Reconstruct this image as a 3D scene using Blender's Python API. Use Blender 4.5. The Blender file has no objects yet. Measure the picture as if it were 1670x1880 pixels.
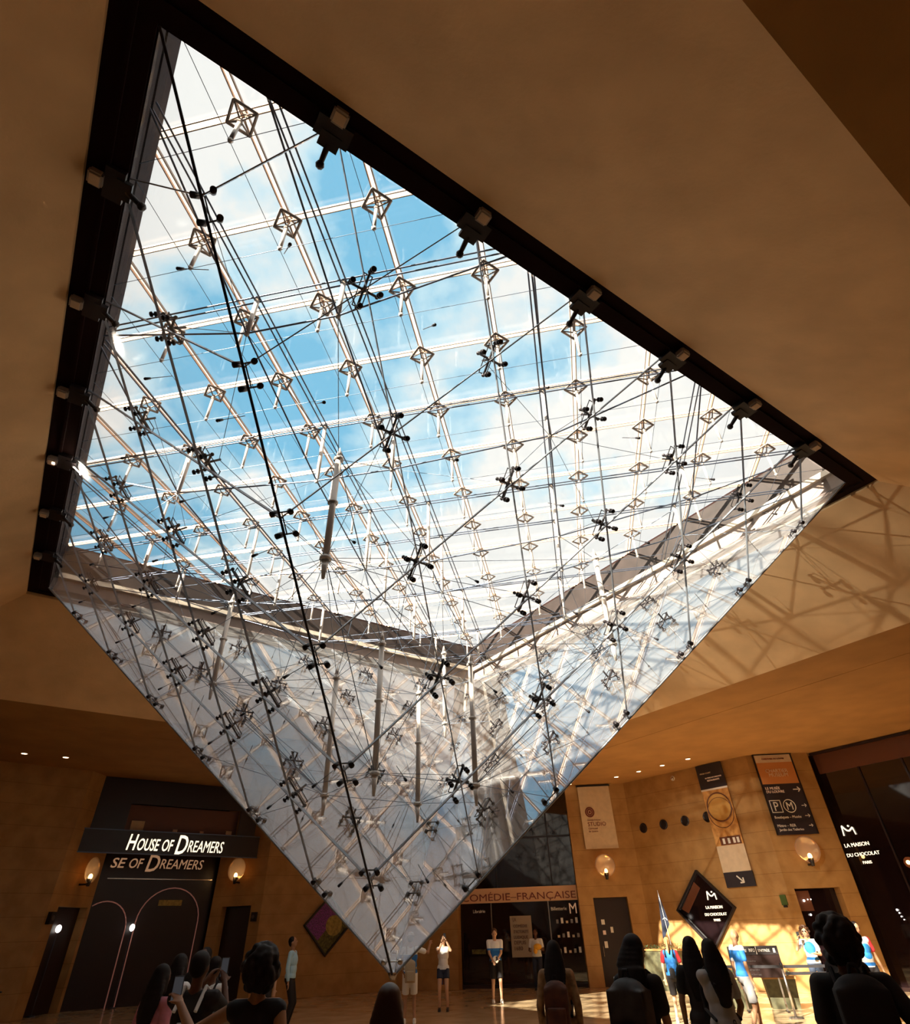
import bpy, bmesh, math, random
from mathutils import Vector, Matrix
random.seed(7)
C = bpy.context.scene.collection
sc = bpy.context.scene
V = Vector

# ------------------------------------------------------------------ camera
CAM = V((2.817, -9.7998, 1.80))
yaw, pitch, roll = -0.1766, 0.6403, -0.0306
f_ = V((math.sin(yaw)*math.cos(pitch), math.cos(yaw)*math.cos(pitch), math.sin(pitch)))
r_ = V((math.cos(yaw), -math.sin(yaw), 0)); u_ = r_.cross(f_)
r2 = r_*math.cos(roll)+u_*math.sin(roll); u2 = -r_*math.sin(roll)+u_*math.cos(roll)
cd = bpy.data.cameras.new('camera'); cam = bpy.data.objects.new('camera', cd); C.objects.link(cam)
m = Matrix((r2, u2, -f_)).transposed().to_4x4(); m.translation = CAM
cam.matrix_world = m
cd.sensor_fit = 'HORIZONTAL'; cd.sensor_width = 36; cd.lens = 1032.0/1670*36
cd.shift_x = 1.9/1670; cd.shift_y = 0.7/1670; cd.clip_start = 0.05; cd.clip_end = 500
sc.camera = cam
# ------------------------------------------------------------------ view
sc.view_settings.view_transform = 'Standard'; sc.view_settings.look = 'None'
sc.view_settings.gamma = 1.0; sc.view_settings.exposure = 0.32
try: sc.view_settings.use_curve_mapping = False
except Exception: pass
cy = sc.cycles
cy.max_bounces = 10; cy.diffuse_bounces = 5; cy.glossy_bounces = 6; cy.transparent_max_bounces = 40
cy.transmission_bounces = 6; cy.sample_clamp_indirect = 6.0; cy.caustics_reflective = False; cy.caustics_refractive = False
# ------------------------------------------------------------------ sky
def node(nt, t, **kw):
    n = nt.nodes.new(t)
    for k, v in kw.items(): setattr(n, k, v)
    return n
w = bpy.data.worlds.new('world'); sc.world = w; w.use_nodes = True
nt = w.node_tree; nt.nodes.clear()
out = node(nt, 'ShaderNodeOutputWorld'); bg = node(nt, 'ShaderNodeBackground')
tc = node(nt, 'ShaderNodeTexCoord')
mp = node(nt, 'ShaderNodeMapping'); mp.inputs['Scale'].default_value = (1.0, 1.0, 1.3); mp.inputs['Location'].default_value = (0.35, 0.2, 0.1)
nz = node(nt, 'ShaderNodeTexNoise'); nz.inputs['Scale'].default_value = 4.2; nz.inputs['Detail'].default_value = 8; nz.inputs['Roughness'].default_value = 0.55
nt.links.new(tc.outputs['Generated'], mp.inputs[0]); nt.links.new(mp.outputs[0], nz.inputs['Vector'])
def sky_blob(px, py, rad):
    d = (f_ + r2*((px-833.1)/1032) - u2*((py-940.7)/1032)).normalized()
    vm = node(nt, 'ShaderNodeVectorMath', operation='DISTANCE'); nt.links.new(tc.outputs['Generated'], vm.inputs[0]); vm.inputs[1].default_value = d
    mr = node(nt, 'ShaderNodeMapRange', interpolation_type='SMOOTHSTEP'); nt.links.new(vm.outputs['Value'], mr.inputs['Value'])
    mr.inputs['From Min'].default_value = rad; mr.inputs['From Max'].default_value = 0; mr.inputs['To Min'].default_value = 0; mr.inputs['To Max'].default_value = 1
    return mr.outputs[0]
blobs = [sky_blob(790, 670, .42), sky_blob(560, 760, .28), sky_blob(230, 960, .34), sky_blob(720, 420, .22)]
acc = blobs[0]
for b in blobs[1:]:
    mx = node(nt, 'ShaderNodeMath', operation='MAXIMUM'); nt.links.new(acc, mx.inputs[0]); nt.links.new(b, mx.inputs[1]); acc = mx.outputs[0]
sb = node(nt, 'ShaderNodeMath', operation='MULTIPLY_ADD'); nt.links.new(acc, sb.inputs[0]); sb.inputs[1].default_value = -0.33
ns = node(nt, 'ShaderNodeMath', operation='MULTIPLY_ADD'); nt.links.new(nz.outputs['Fac'], ns.inputs[0]); ns.inputs[1].default_value = 1.5; ns.inputs[2].default_value = -0.25; nt.links.new(ns.outputs[0], sb.inputs[2])
ad = node(nt, 'ShaderNodeMath', operation='ADD'); nt.links.new(sb.outputs[0], ad.inputs[0]); ad.inputs[1].default_value = 0.15
cr = node(nt, 'ShaderNodeValToRGB'); nt.links.new(ad.outputs[0], cr.inputs[0])
e = cr.color_ramp.elements
e[0].position = 0.30; e[0].color = (0.24, 0.58, 0.80, 1); e[1].position = 0.60; e[1].color = (1.0, 0.96, 0.90, 1)
x = cr.color_ramp.elements.new(0.45); x.color = (0.60, 0.83, 0.92, 1)
nt.links.new(cr.outputs[0], bg.inputs[0]); bg.inputs[1].default_value = 1.0
nt.links.new(bg.outputs[0], out.inputs[0])
# ------------------------------------------------------------------ sun
sd = bpy.data.lights.new('sun', 'SUN'); sd.energy = 36; sd.angle = 0.0093; sd.color = (1.0, 0.88, 0.70)
so = bpy.data.objects.new('sun', sd); C.objects.link(so); so.location = (-20, -30, 25)
SUN = V((0.80, 1.30, -1.0))
so.rotation_euler = SUN.to_track_quat('-Z', 'Y').to_euler()

# ------------------------------------------------------------------ materials
def pm(name, col, rough=.6, metal=0, spec=.5, var=0, vscale=4, bump=0, bscale=30, emit=None, es=1, col2=None):
    mt = bpy.data.materials.new(name); mt.use_nodes = True
    nt = mt.node_tree; b = nt.nodes['Principled BSDF']
    b.inputs['Base Color'].default_value = (*col, 1); b.inputs['Roughness'].default_value = rough
    b.inputs['Metallic'].default_value = metal; b.inputs['Specular IOR Level'].default_value = spec
    if var:
        t = node(nt, 'ShaderNodeTexCoord'); n = node(nt, 'ShaderNodeTexNoise'); n.inputs['Scale'].default_value = vscale; n.inputs['Detail'].default_value = 6
        nt.links.new(t.outputs['Object'], n.inputs['Vector'])
        c = node(nt, 'ShaderNodeValToRGB'); nt.links.new(n.outputs['Fac'], c.inputs[0])
        c2 = col2 or tuple(min(1, q*(1+var)) for q in col)
        c.color_ramp.elements[0].position = .35; c.color_ramp.elements[1].position = .65
        c.color_ramp.elements[0].color = (*[q*(1-var) for q in col], 1) if not col2 else (*col, 1); c.color_ramp.elements[1].color = (*c2, 1)
        nt.links.new(c.outputs[0], b.inputs['Base Color'])
    if bump:
        t = node(nt, 'ShaderNodeTexCoord'); n = node(nt, 'ShaderNodeTexNoise'); n.inputs['Scale'].default_value = bscale; n.inputs['Detail'].default_value = 5
        nt.links.new(t.outputs['Object'], n.inputs['Vector'])
        bp = node(nt, 'ShaderNodeBump'); bp.inputs['Strength'].default_value = bump; bp.inputs['Distance'].default_value = .02
        nt.links.new(n.outputs['Fac'], bp.inputs['Height']); nt.links.new(bp.outputs[0], b.inputs['Normal'])
    if emit:
        b.inputs['Emission Color'].default_value = (*emit, 1); b.inputs['Emission Strength'].default_value = es
    return mt
def glassmat(name, tint, r0=.06, power=4.0, gloss=(1, 1, 1), rmax=1.0, dust_haze=0):
    mt = bpy.data.materials.new(name); mt.use_nodes = True; nt = mt.node_tree; nt.nodes.clear()
    o = node(nt, 'ShaderNodeOutputMaterial'); mx = node(nt, 'ShaderNodeMixShader')
    t = node(nt, 'ShaderNodeBsdfTransparent'); t.inputs[0].default_value = (*tint, 1)
    g = node(nt, 'ShaderNodeBsdfGlossy'); g.inputs['Roughness'].default_value = 0.0; g.inputs[0].default_value = (*gloss, 1)
    lw = node(nt, 'ShaderNodeLayerWeight'); lw.inputs[0].default_value = .5
    p = node(nt, 'ShaderNodeMath', operation='POWER'); nt.links.new(lw.outputs['Facing'], p.inputs[0]); p.inputs[1].default_value = power
    a = node(nt, 'ShaderNodeMath', operation='MULTIPLY_ADD'); nt.links.new(p.outputs[0], a.inputs[0]); a.inputs[1].default_value = rmax-r0; a.inputs[2].default_value = r0
    nt.links.new(a.outputs[0], mx.inputs[0]); nt.links.new(t.outputs[0], mx.inputs[1]); nt.links.new(g.outputs[0], mx.inputs[2])
    last = mx.outputs[0]
    if dust_haze:
        d = node(nt, 'ShaderNodeBsdfTranslucent'); d.inputs[0].default_value = (.8, .78, .78, 1)
        d2 = node(nt, 'ShaderNodeBsdfDiffuse'); d2.inputs[0].default_value = (.8, .78, .78, 1)
        dm = node(nt, 'ShaderNodeMixShader'); dm.inputs[0].default_value = .5; nt.links.new(d.outputs[0], dm.inputs[1]); nt.links.new(d2.outputs[0], dm.inputs[2])
        m2 = node(nt, 'ShaderNodeMixShader'); m2.inputs[0].default_value = dust_haze
        nt.links.new(last, m2.inputs[1]); nt.links.new(dm.outputs[0], m2.inputs[2]); last = m2.outputs[0]
    nt.links.new(last, o.inputs[0]); return mt
def concrete(name, base, line=1.25, stripe=.06):
    mt = pm(name, base, .75, 0, .3, var=.07, vscale=1.2, bump=.15, bscale=18)
    nt = mt.node_tree; b = nt.nodes['Principled BSDF']
    src = b.inputs['Base Color'].links[0].from_socket
    t = node(nt, 'ShaderNodeTexCoord'); n = node(nt, 'ShaderNodeTexNoise'); n.inputs['Scale'].default_value = .6; n.inputs['Detail'].default_value = 3
    nt.links.new(t.outputs['Object'], n.inputs['Vector'])
    h = node(nt, 'ShaderNodeMixRGB', blend_type='MULTIPLY'); h.inputs[0].default_value = .35
    c = node(nt, 'ShaderNodeValToRGB'); c.color_ramp.elements[0].position = .3; c.color_ramp.elements[1].position = .7
    c.color_ramp.elements[0].color = (.75, .72, .70, 1); nt.links.new(n.outputs['Fac'], c.inputs[0])
    nt.links.new(src, h.inputs[1]); nt.links.new(c.outputs[0], h.inputs[2]); nt.links.new(h.outputs[0], b.inputs['Base Color'])
    return mt
def stonewall(name, c1, c2):
    mt = pm(name, c1, .55, 0, .35, var=.1, col2=c2, vscale=2.2, bump=.12, bscale=25)
    nt = mt.node_tree; b = nt.nodes['Principled BSDF']; src = b.inputs['Base Color'].links[0].from_socket
    t = node(nt, 'ShaderNodeTexCoord'); sx = node(nt, 'ShaderNodeSeparateXYZ'); nt.links.new(t.outputs['Object'], sx.inputs[0])
    md = node(nt, 'ShaderNodeMath', operation='MODULO'); nt.links.new(sx.outputs['Z'], md.inputs[0]); md.inputs[1].default_value = .62
    lt = node(nt, 'ShaderNodeMath', operation='LESS_THAN'); nt.links.new(md.outputs[0], lt.inputs[0]); lt.inputs[1].default_value = .012
    mx = node(nt, 'ShaderNodeMixRGB', blend_type='MULTIPLY'); mx.inputs[2].default_value = (.62, .55, .5, 1)
    nt.links.new(lt.outputs[0], mx.inputs[0]); nt.links.new(src, mx.inputs[1]); nt.links.new(mx.outputs[0], b.inputs['Base Color'])
    return mt

M = dict(
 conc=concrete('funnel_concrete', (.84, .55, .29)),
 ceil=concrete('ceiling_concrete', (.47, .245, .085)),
 stone=stonewall('wall_stone', (.38, .20, .068), (.48, .27, .10)),
 floor=pm('polished_floor', (.56, .38, .20), .16, 0, .5, var=.1, vscale=1.5, col2=(.72, .52, .31)),
 frame=pm('shaded_dark_steel', (.016, .005, .004), .8, 0, .1),  # shade of the backlit frame is put into this near-black
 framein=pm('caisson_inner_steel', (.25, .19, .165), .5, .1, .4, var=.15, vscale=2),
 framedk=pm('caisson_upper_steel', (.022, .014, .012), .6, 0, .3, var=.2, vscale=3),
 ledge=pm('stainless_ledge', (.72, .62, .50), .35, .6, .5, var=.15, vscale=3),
 rod=pm('rod_steel', (.10, .12, .17), .35, .8, .5),
 cable=pm('cable_steel', (.10, .13, .18), .4, .7, .5),
 tube=pm('mast_steel', (.62, .55, .50), .3, .35, .5),
 cross=pm('black_fitting', (.02, .015, .018), .4, .3, .5),
 joint=pm('silicone_joint', (.30, .31, .34), .3, .5, .5),
 beam=pm('roof_beam', (.60, .42, .32), .5, .1, .5),
 beam2=pm('roof_bracket', (.27, .215, .18), .45, .3, .5),
 glass=glassmat('pyramid_glass', (.94, .96, .97), .04, 5, (.93, .93, .97), 1.0, dust_haze=.01),
 farglass=glassmat('dusty_hazed_glass', (.90, .92, .93), .09, 3.0, (.93, .93, .97), 1.0, dust_haze=.085),  # far faces only: dust plus sky haze and reflection put into the material
 roofglass=glassmat('roof_glass', (.985, .99, .99), .03, 5),
 dark=pm('dark_panel', (.018, .007, .006), .35, 0, .5),
 darkglass=pm('dark_shop_glass', (.010, .005, .006), .04, 0, .8),
 black=pm('black', (.012, .007, .008), .5),
 doorm=pm('door_leaf', (.022, .008, .006), .45),
 lit=pm('lit_letters', (1, .9, .7), .5, emit=(1, .88, .66), es=1.1),
 gold=pm('gold_letters', (.42, .24, .13), .5, emit=(.6, .33, .18), es=.35),
 white=pm('white_print', (.85, .80, .74), .6),
 cream=pm('cream_board', (.72, .56, .40), .7, var=.05, vscale=6),
 signband=pm('copper_sign_band', (.80, .48, .28), .5, 0, .4),
 redprint=pm('dark_red_print', (.20, .035, .025), .6),
 orange=pm('orange_panel', (.62, .25, .08), .6),
 navy=pm('navy_panel', (.028, .022, .030), .45),
 bulb=pm('warm_bulb', (1, .7, .3), .5, emit=(1, .60, .22), es=4),
 dl=pm('downlight_glow', (1, .85, .6), .5, emit=(1, .78, .5), es=6),
 orb=pm('white_globe', (1, 1, 1), .5, emit=(1, .93, .85), es=3),
 arch=pm('arch_trim', (.55, .25, .2), .25, .3, emit=(.8, .35, .28), es=.07),
 hedge=pm('hedge_leaves', (.05, .085, .03), .7, var=.5, vscale=30),
 planter=pm('planter_stone', (.10, .095, .05), .6, var=.3, vscale=8),
 chrome=pm('chrome', (.6, .55, .5), .2, .9),
 belt=pm('belt', (.015, .012, .015), .7),
 flood=pm('floodlight_body', (.42, .36, .32), .4, .3),
 floodd=pm('floodlight_dark', (.10, .08, .08), .4, .3),
)
M['gasket'] = glassmat('frosted_gasket', (1, .93, .86), .02, 5, dust_haze=.22)
M['dish'] = glassmat('sconce_glass', (.95, .72, .42), .18, 2.0, (1, .8, .5), dust_haze=.30)

# ------------------------------------------------------------------ helpers
def link(name, me, mt, parent=None, mats=None):
    o = bpy.data.objects.new(name, me); C.objects.link(o)
    for q in (mats or [mt]): me.materials.append(q)
    if parent is not None:
        o.parent = parent; o.matrix_parent_inverse = parent.matrix_world.inverted()
    return o
def tag(o, label=None, cat=None, group=None, kind=None):
    if label: o['label'] = label
    if cat: o['category'] = cat
    if group: o['group'] = group
    if kind: o['kind'] = kind
    return o
def empty(name, loc, label, cat, group=None, rz=0):
    o = bpy.data.objects.new(name, None); C.objects.link(o)
    o.matrix_world = Matrix.Translation(V(loc)) @ Matrix.Rotation(rz, 4, 'Z'); o.empty_display_size = .1
    return tag(o, label, cat, group)
class MB:
    def __init__(s): s.bm = bmesh.new()
    def poly(s, pts, mi=0):
        f = s.bm.faces.new([s.bm.verts.new(p) for p in pts]); f.material_index = mi; return f
    def prism(s, pts, off):            # closed polygon extruded by vector off
        off = V(off); n = len(pts); a = [s.bm.verts.new(V(p)) for p in pts]; b = [s.bm.verts.new(V(p)+off) for p in pts]
        s.bm.faces.new(list(reversed(a))); s.bm.faces.new(b)
        for i in range(n): s.bm.faces.new([a[i], a[(i+1) % n], b[(i+1) % n], b[i]])
        return s
    def box(s, c, h, ax=None):
        ax = ax or (V((1, 0, 0)), V((0, 1, 0)), V((0, 0, 1))); c = V(c)
        X, Y, Z = ax[0]*h[0], ax[1]*h[1], ax[2]*h[2]
        s.prism([c-X-Y-Z, c+X-Y-Z, c+X+Y-Z, c-X+Y-Z], Z*2); return s
    def cyl(s, a, b, r0, r1=None, n=10, caps=True):
        a, b = V(a), V(b); r1 = r0 if r1 is None else r1
        d = b-a
        if d.length < 1e-6: return s
        z = d.normalized(); x = z.orthogonal().normalized(); y = z.cross(x)
        A = []; B = []
        for i in range(n):
            t = 2*math.pi*i/n; v = x*math.cos(t)+y*math.sin(t)
            A.append(s.bm.verts.new(a+v*r0)); B.append(s.bm.verts.new(b+v*r1))
        for i in range(n): s.bm.faces.new([A[i], A[(i+1) % n], B[(i+1) % n], B[i]])
        if caps: s.bm.faces.new(list(reversed(A))); s.bm.faces.new(B)
        return s
    def sph(s, c, r, n=10, m_=7, rot=None):
        r = (r, r, r) if not hasattr(r, '__len__') else r
        mt = Matrix.Translation(V(c)) @ (rot.to_4x4() if rot else Matrix.Identity(4)) @ Matrix.Diagonal((*r, 1))
        bmesh.ops.create_uvsphere(s.bm, u_segments=n, v_segments=m_, radius=1, matrix=mt); return s
    def tube(s, pts, r, n=8):
        for a, b in zip(pts, pts[1:]): s.cyl(a, b, r, r, n)
        return s
    def mesh(s, name, smooth=False):
        bmesh.ops.recalc_face_normals(s.bm, faces=s.bm.faces)
        me = bpy.data.meshes.new(name); s.bm.to_mesh(me); s.bm.free()
        if smooth: me.polygons.foreach_set('use_smooth', [True]*len(me.polygons))
        return me
    def obj(s, name, mt, parent=None, smooth=False):
        return link(name, s.mesh(name, smooth), mt, parent)
_b = MB(); _b.cyl((0, 0, 0), (0, 0, 1), 1, 1, 8); UC = _b.mesh('unit_rod', True)
_uc = {}
def rod(name, parent, a, b, r, mt):
    a, b = V(a), V(b); d = b-a
    if mt not in _uc:
        me = UC.copy(); me.materials.append(M[mt]); _uc[mt] = me
    o = bpy.data.objects.new(name, _uc[mt]); C.objects.link(o)
    q = d.to_track_quat('Z', 'Y')
    W = Matrix.Translation(a) @ q.to_matrix().to_4x4() @ Matrix.Diagonal((r, r, d.length, 1))
    if parent is not None:
        o.parent = parent; o.matrix_parent_inverse = parent.matrix_world.inverted()
    o.matrix_basis = W
    return o
def inst(name, me, parent, W):
    o = bpy.data.objects.new(name, me); C.objects.link(o)
    if parent is not None:
        o.parent = parent; o.matrix_parent_inverse = parent.matrix_world.inverted()
    o.matrix_basis = W; return o
def struct(o): o['kind'] = 'structure'; return o

# ------------------------------------------------------------------ room shell
ZC = 6.8; HF = 13.1; ZF = 8.55; HO = 9.42; HI = 8.86; ZI = 8.62
floor = MB(); floor.box((0, 0, -.15), (34, 34, .15)); struct(floor.obj('floor', M['floor']))
def ringfacets(h0, z0, h1, z1, mt, name):
    d = [V((0, -1, 0)), V((1, 0, 0)), V((0, 1, 0)), V((-1, 0, 0))]
    for i in range(4):
        a, b = d[i], d[(i+1) % 4]
        q = MB()
        P = [a*h0+V((0, 0, z0)), b*h0+V((0, 0, z0)), b*h1+V((0, 0, z1)), a*h1+V((0, 0, z1))]
        q.prism(P, (0, 0, .3)); struct(q.obj(name, mt))
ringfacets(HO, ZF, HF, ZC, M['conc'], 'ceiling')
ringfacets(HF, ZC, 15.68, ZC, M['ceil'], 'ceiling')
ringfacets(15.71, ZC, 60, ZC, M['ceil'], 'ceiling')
ringfacets(15.66, ZC+.05, 15.73, ZC+.05, M['dark'], 'trim_1')

def frame2(p, q):
    p = V((*p, 0)); q = V((*q, 0)); t = (q-p).normalized(); n = t.cross(V((0, 0, 1))); return p, t, n, (q-p).length
def wall(name, p, q, z0, z1, th, mt, holes=()):
    P, t, n, L = frame2(p, q)
    us = sorted({0, L, *[max(0, min(L, h[0])) for h in holes], *[max(0, min(L, h[1])) for h in holes]})
    zs = sorted({z0, z1, *[h[2] for h in holes], *[h[3] for h in holes]})
    b = MB()
    for ua, ub in zip(us, us[1:]):
        run = None
        for za, zb in zip(zs, zs[1:]):
            um, zm = (ua+ub)/2, (za+zb)/2
            if any(h[0] < um < h[1] and h[2] < zm < h[3] for h in holes): continue
            c = P+t*um-n*(th/2)+V((0, 0, zm))
            b.box(c, ((ub-ua)/2, th/2, (zb-za)/2), (t, n, V((0, 0, 1))))
    bmesh.ops.remove_doubles(b.bm, verts=b.bm.verts, dist=1e-5)
    return struct(b.obj(name, mt))
A0, A1, B0, B1 = (2.45, 17.64), (4.99, 17.89), (9.3, 14.2), (11.51, 14.44)
def mx(p): return (-p[0], p[1])
def sw(p): return (p[1], p[0])
def rot4(p, k):
    for _ in range(k): p = (-p[1], p[0])
    return p
TH = .5
# front right
wall('wall_back', A0, A1, 0, ZC, TH, M['stone'], [(.57, 1.90, 0, 2.73)])
wall('wall_back', A1, B0, 0, ZC, TH, M['stone'])
wall('wall_right', B0, B1, 0, ZC, TH, M['stone'], [(.22, 1.67, 0, 2.66)])
# front left (mirror)
wall('wall_back', mx(A1), mx(A0), 0, ZC, TH, M['stone'])
wall('wall_back', mx(B0), mx(A1), 0, ZC, TH, M['stone'])
wall('wall_left', mx(B1), mx(B0), 0, ZC, TH, M['stone'], [(.49, 1.77, 0, 2.78)])
wall('wall_left', (-14.2, 9.3), (-14.44, 11.51), 0, ZC, TH, M['stone'], [(.5, 2.06, 0, 2.78)])
wall('wall_left', (-17.89, 4.99), (-14.2, 9.3), 0, ZC, TH, M['stone'])
wall('wall_left', (-17.64, 2.45), (-17.89, 4.99), 0, ZC, TH, M['stone'])
wall('wall_right', (14.44, 11.51), (14.2, 9.3), 0, ZC, TH, M['stone'])
wall('wall_right', (14.2, 9.3), (17.89, 4.99), 0, ZC, TH, M['stone'])
wall('wall_right', (17.89, 4.99), (17.64, 2.45), 0, ZC, TH, M['stone'])
# corridors left and right, and the rear half of the hall
wall('wall_left', (-26, 2.45), (-17.64, 2.45), 0, ZC, TH, M['stone'])
wall('wall_right', (17.64, 2.45), (26, 2.45), 0, ZC, TH, M['stone'])
wall('wall_right', (26, 2.45), (26, -2.45), 0, ZC, TH, M['dark'])
wall('wall_left', (-26, -2.45), (-26, 2.45), 0, ZC, TH, M['dark'])
rear = [(26, -2.45), (17.64, -2.45), (17.89, -4.99), (14.2, -9.3), (14.44, -11.51), (11.51, -14.44), (9.3, -14.2), (4.99, -17.89), (-4.99, -17.89), (-9.3, -14.2), (-11.51, -14.44), (-14.44, -11.51), (-14.2, -9.3), (-17.89, -4.99), (-17.64, -2.45), (-26, -2.45)]
for a, b in zip(rear, rear[1:]): wall('wall_front', a, b, 0, ZC, TH, M['stone'])

for a, b in (((-33, 33), (33, 33)), ((33, 33), (33, -33)), ((33, -33), (-33, -33)), ((-33, -33), (-33, 33))): wall('wall_light_block', a, b, 0, ZC, .3, M['dark'])  # added unseen shell, keeps sky light from leaking in through gaps

def door(name, p, q, u0, u1, z1, mt, depth=.3, kids=True):
    P, t, n, L = frame2(p, q)
    b = MB(); b.box(P+t*((u0+u1)/2)-n*depth+V((0, 0, z1/2)), ((u1-u0)/2-.01, .03, z1/2-.01), (t, n, V((0, 0, 1))))
    d = struct(b.obj(name, mt))
    if kids:
        h = MB(); c = P+t*(u0+.15)-n*(depth-.07)+V((0, 0, 1.05)); h.cyl(c-V((0, 0, .15)), c+V((0, 0, .15)), .012)
        for s in (-.15, .15): h.cyl(c+V((0, 0, s)), c+V((0, 0, s))-n*.06, .01)
        h.obj('door_handle', M['chrome'], d)
    return d, (P, t, n)
d1, fr = door('door_1', A0, A1, .57, 1.90, 2.73, M['doorm'])
P, t, n = fr
for (uu, zz, w_, h_, mt) in ((.85, 1.95, .13, .16, 'white'), (.85, 1.62, .11, .13, 'gold'), (1.15, 1.70, .10, .18, 'white'), (.85, 1.25, .12, .2, 'white')):
    b = MB(); b.box(P+t*uu-n*.262+V((0, 0, zz)), (w_/2, .004, h_/2), (t, n, V((0, 0, 1)))); b.obj('notice', M[mt], d1)
door('door_2', B0, B1, .22, 1.67, 2.66, M['darkglass'], .42, False)
door('door_3', mx(B1), mx(B0), .49, 1.77, 2.78, M['doorm'])
door('door_4', (-14.2, 9.3), (-14.44, 11.51), .5, 2.06, 2.78, M['doorm'])

# ------------------------------------------------------------------ text
def text_mesh(s, size, extr=.006, shear=0, space=1.0, bold=0):
    cu = bpy.data.curves.new('txt', 'FONT'); cu.body = s; cu.offset = bold; cu.size = size; cu.extrude = extr; cu.shear = shear; cu.space_character = space
    cu.resolution_u = 3
    o = bpy.data.objects.new('txt', cu); C.objects.link(o)
    dg = bpy.context.evaluated_depsgraph_get(); dg.update()
    me = bpy.data.meshes.new_from_object(o.evaluated_get(dg)); bpy.data.objects.remove(o)
    return me
def text_on(name, s, fr, u, z, width, mt, parent, off=.02, height=None, shear=0, bold=0):
    P, t, n = fr[:3]; me = text_mesh(s, 1.0, .01, shear, 1.0, (.010 if width/max(1, len(s)) > .12 and mt in ('lit', 'gold') and 'M' not in s else 0))
    if bold:
        pass
    xs = [v.co.x for v in me.vertices]; ys = [v.co.y for v in me.vertices]
    k = width/(max(xs)-min(xs)); ky = k if height is None else height/(max(ys)-min(ys))
    me.transform(Matrix.Translation((-min(xs), 0, 0))); me.transform(Matrix.Diagonal((k, ky, 1, 1)))
    R = Matrix((t, V((0, 0, 1)), n)).transposed().to_4x4(); R.translation = P+t*u+n*off+V((0, 0, z))
    me.transform(R); return link(name, me, M[mt], parent)
def rect(name, fr, u0, u1, z0, z1, off, th, mt, parent=None):
    P, t, n = fr[:3]; b = MB()
    b.box(P+t*((u0+u1)/2)+n*(off+th/2)+V((0, 0, (z0+z1)/2)), ((u1-u0)/2, th/2, (z1-z0)/2), (t, n, V((0, 0, 1))))
    return b.obj(name, M[mt], parent)
def disc(name, fr, u, z, r, off, th, mt, parent=None, n_=20, ring=0):
    P, t, n = fr[:3]; c = P+t*u+n*off+V((0, 0, z)); b = MB()
    if ring:
        pts = [c+t*(r*math.cos(a))+V((0, 0, r*math.sin(a))) for a in [2*math.pi*i/28 for i in range(29)]]
        b.tube(pts, ring, 6)
    else: b.cyl(c, c+n*th, r, r, n_)
    return b.obj(name, M[mt], parent)
def wpt(fr, u, off=0, z=0): return fr[0]+fr[1]*u+fr[2]*off+V((0, 0, z))
FA, FAB, FB = frame2(A0, A1), frame2(A1, B0), frame2(B0, B1)
FABl, FBl, FCl = frame2(mx(B0), mx(A1)), frame2(mx(B1), mx(B0)), frame2((-14.2, 9.3), (-14.44, 11.51))
# ------------------------------------------------------------------ banners and signs
t_ = empty('hanging_banner', wpt(FA, 1.22, .08, 4.4), 'cream studio banner with a ringed target emblem on the stone pillar', 'banner')
rect('cloth', FA, .55, 1.89, 4.4, 6.74, .08, .02, 'cream', t_)
rect('top_rail', FA, .5, 1.94, 6.71, 6.77, .06, .06, 'black', t_)
rect('bottom_rail', FA, .55, 1.89, 4.38, 4.42, .07, .05, 'cream', t_)
for r0 in (.17, .10): disc('emblem_ring', FA, .93, 5.72, r0, .105, 0, 'redprint', t_, ring=.028)
disc('emblem_dot', FA, .93, 5.72, .045, .10, .01, 'redprint', t_)
text_on('lettering', 'Comédie Française', FA, .78, 5.40, .55, 'redprint', t_, .10)
text_on('lettering', 'STUDIO', FA, .78, 5.20, .75, 'redprint', t_, .10)
text_on('lettering', 'Carrousel', FA, .78, 5.08, .38, 'redprint', t_, .10)
text_on('lettering', 'du Louvre', FA, .78, 4.98, .38, 'redprint', t_, .10)

t_ = empty('hanging_banner', wpt(FAB, 4.17, .1, 2.8), 'tall narrow banner of a round golden table with a white arrow at its foot', 'banner')
rect('top_panel', FAB, 3.62, 4.70, 5.93, 6.78, .08, .03, 'navy', t_)
rect('divider', FAB, 3.62, 4.70, 5.87, 5.93, .08, .035, 'white', t_)
ph = M['photo'] = pm('banner_photo', (.50, .22, .06), .5, 0, .4, var=.4, vscale=5, col2=(.78, .42, .14))
rect('photo_panel', FAB, 3.64, 4.70, 4.05, 5.87, .08, .03, 'photo', t_)
M['ochre'] = pm('ochre_print', (.62, .34, .09), .5); M['brown'] = pm('brown_print', (.14, .045, .02), .5)
disc('printed_disc', FAB, 4.17, 5.28, .45, .11, .006, 'ochre', t_, 28)
disc('printed_rim', FAB, 4.17, 5.28, .47, .113, 0, 'brown', t_, ring=.025)
disc('printed_rim', FAB, 4.17, 5.10, .50, .111, 0, 'brown', t_, ring=.012)
rect('printed_furniture', FAB, 3.85, 4.65, 4.06, 4.32, .11, .004, 'brown', t_)
for uu in (3.95, 4.15, 4.35, 4.5): rect('printed_legs', FAB, uu, uu+.09, 4.1, 4.27, .114, .004, 'white', t_)
rect('pale_panel', FAB, 3.64, 4.70, 3.24, 4.05, .08, .03, 'cream', t_)
rect('arrow_panel', FAB, 3.64, 4.72, 2.79, 3.24, .08, .035, 'navy', t_)
text_on('lettering', 'FOOD COURT', FAB, 3.75, 6.45, .45, 'cream', t_, .115)
text_on('lettering', 'LA TABLE DU CARROUSEL', FAB, 3.92, 6.28, .68, 'gold', t_, .115)
text_on('lettering', 'RESTAURANTS', FAB, 3.98, 6.18, .5, 'gold', t_, .115)
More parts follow.
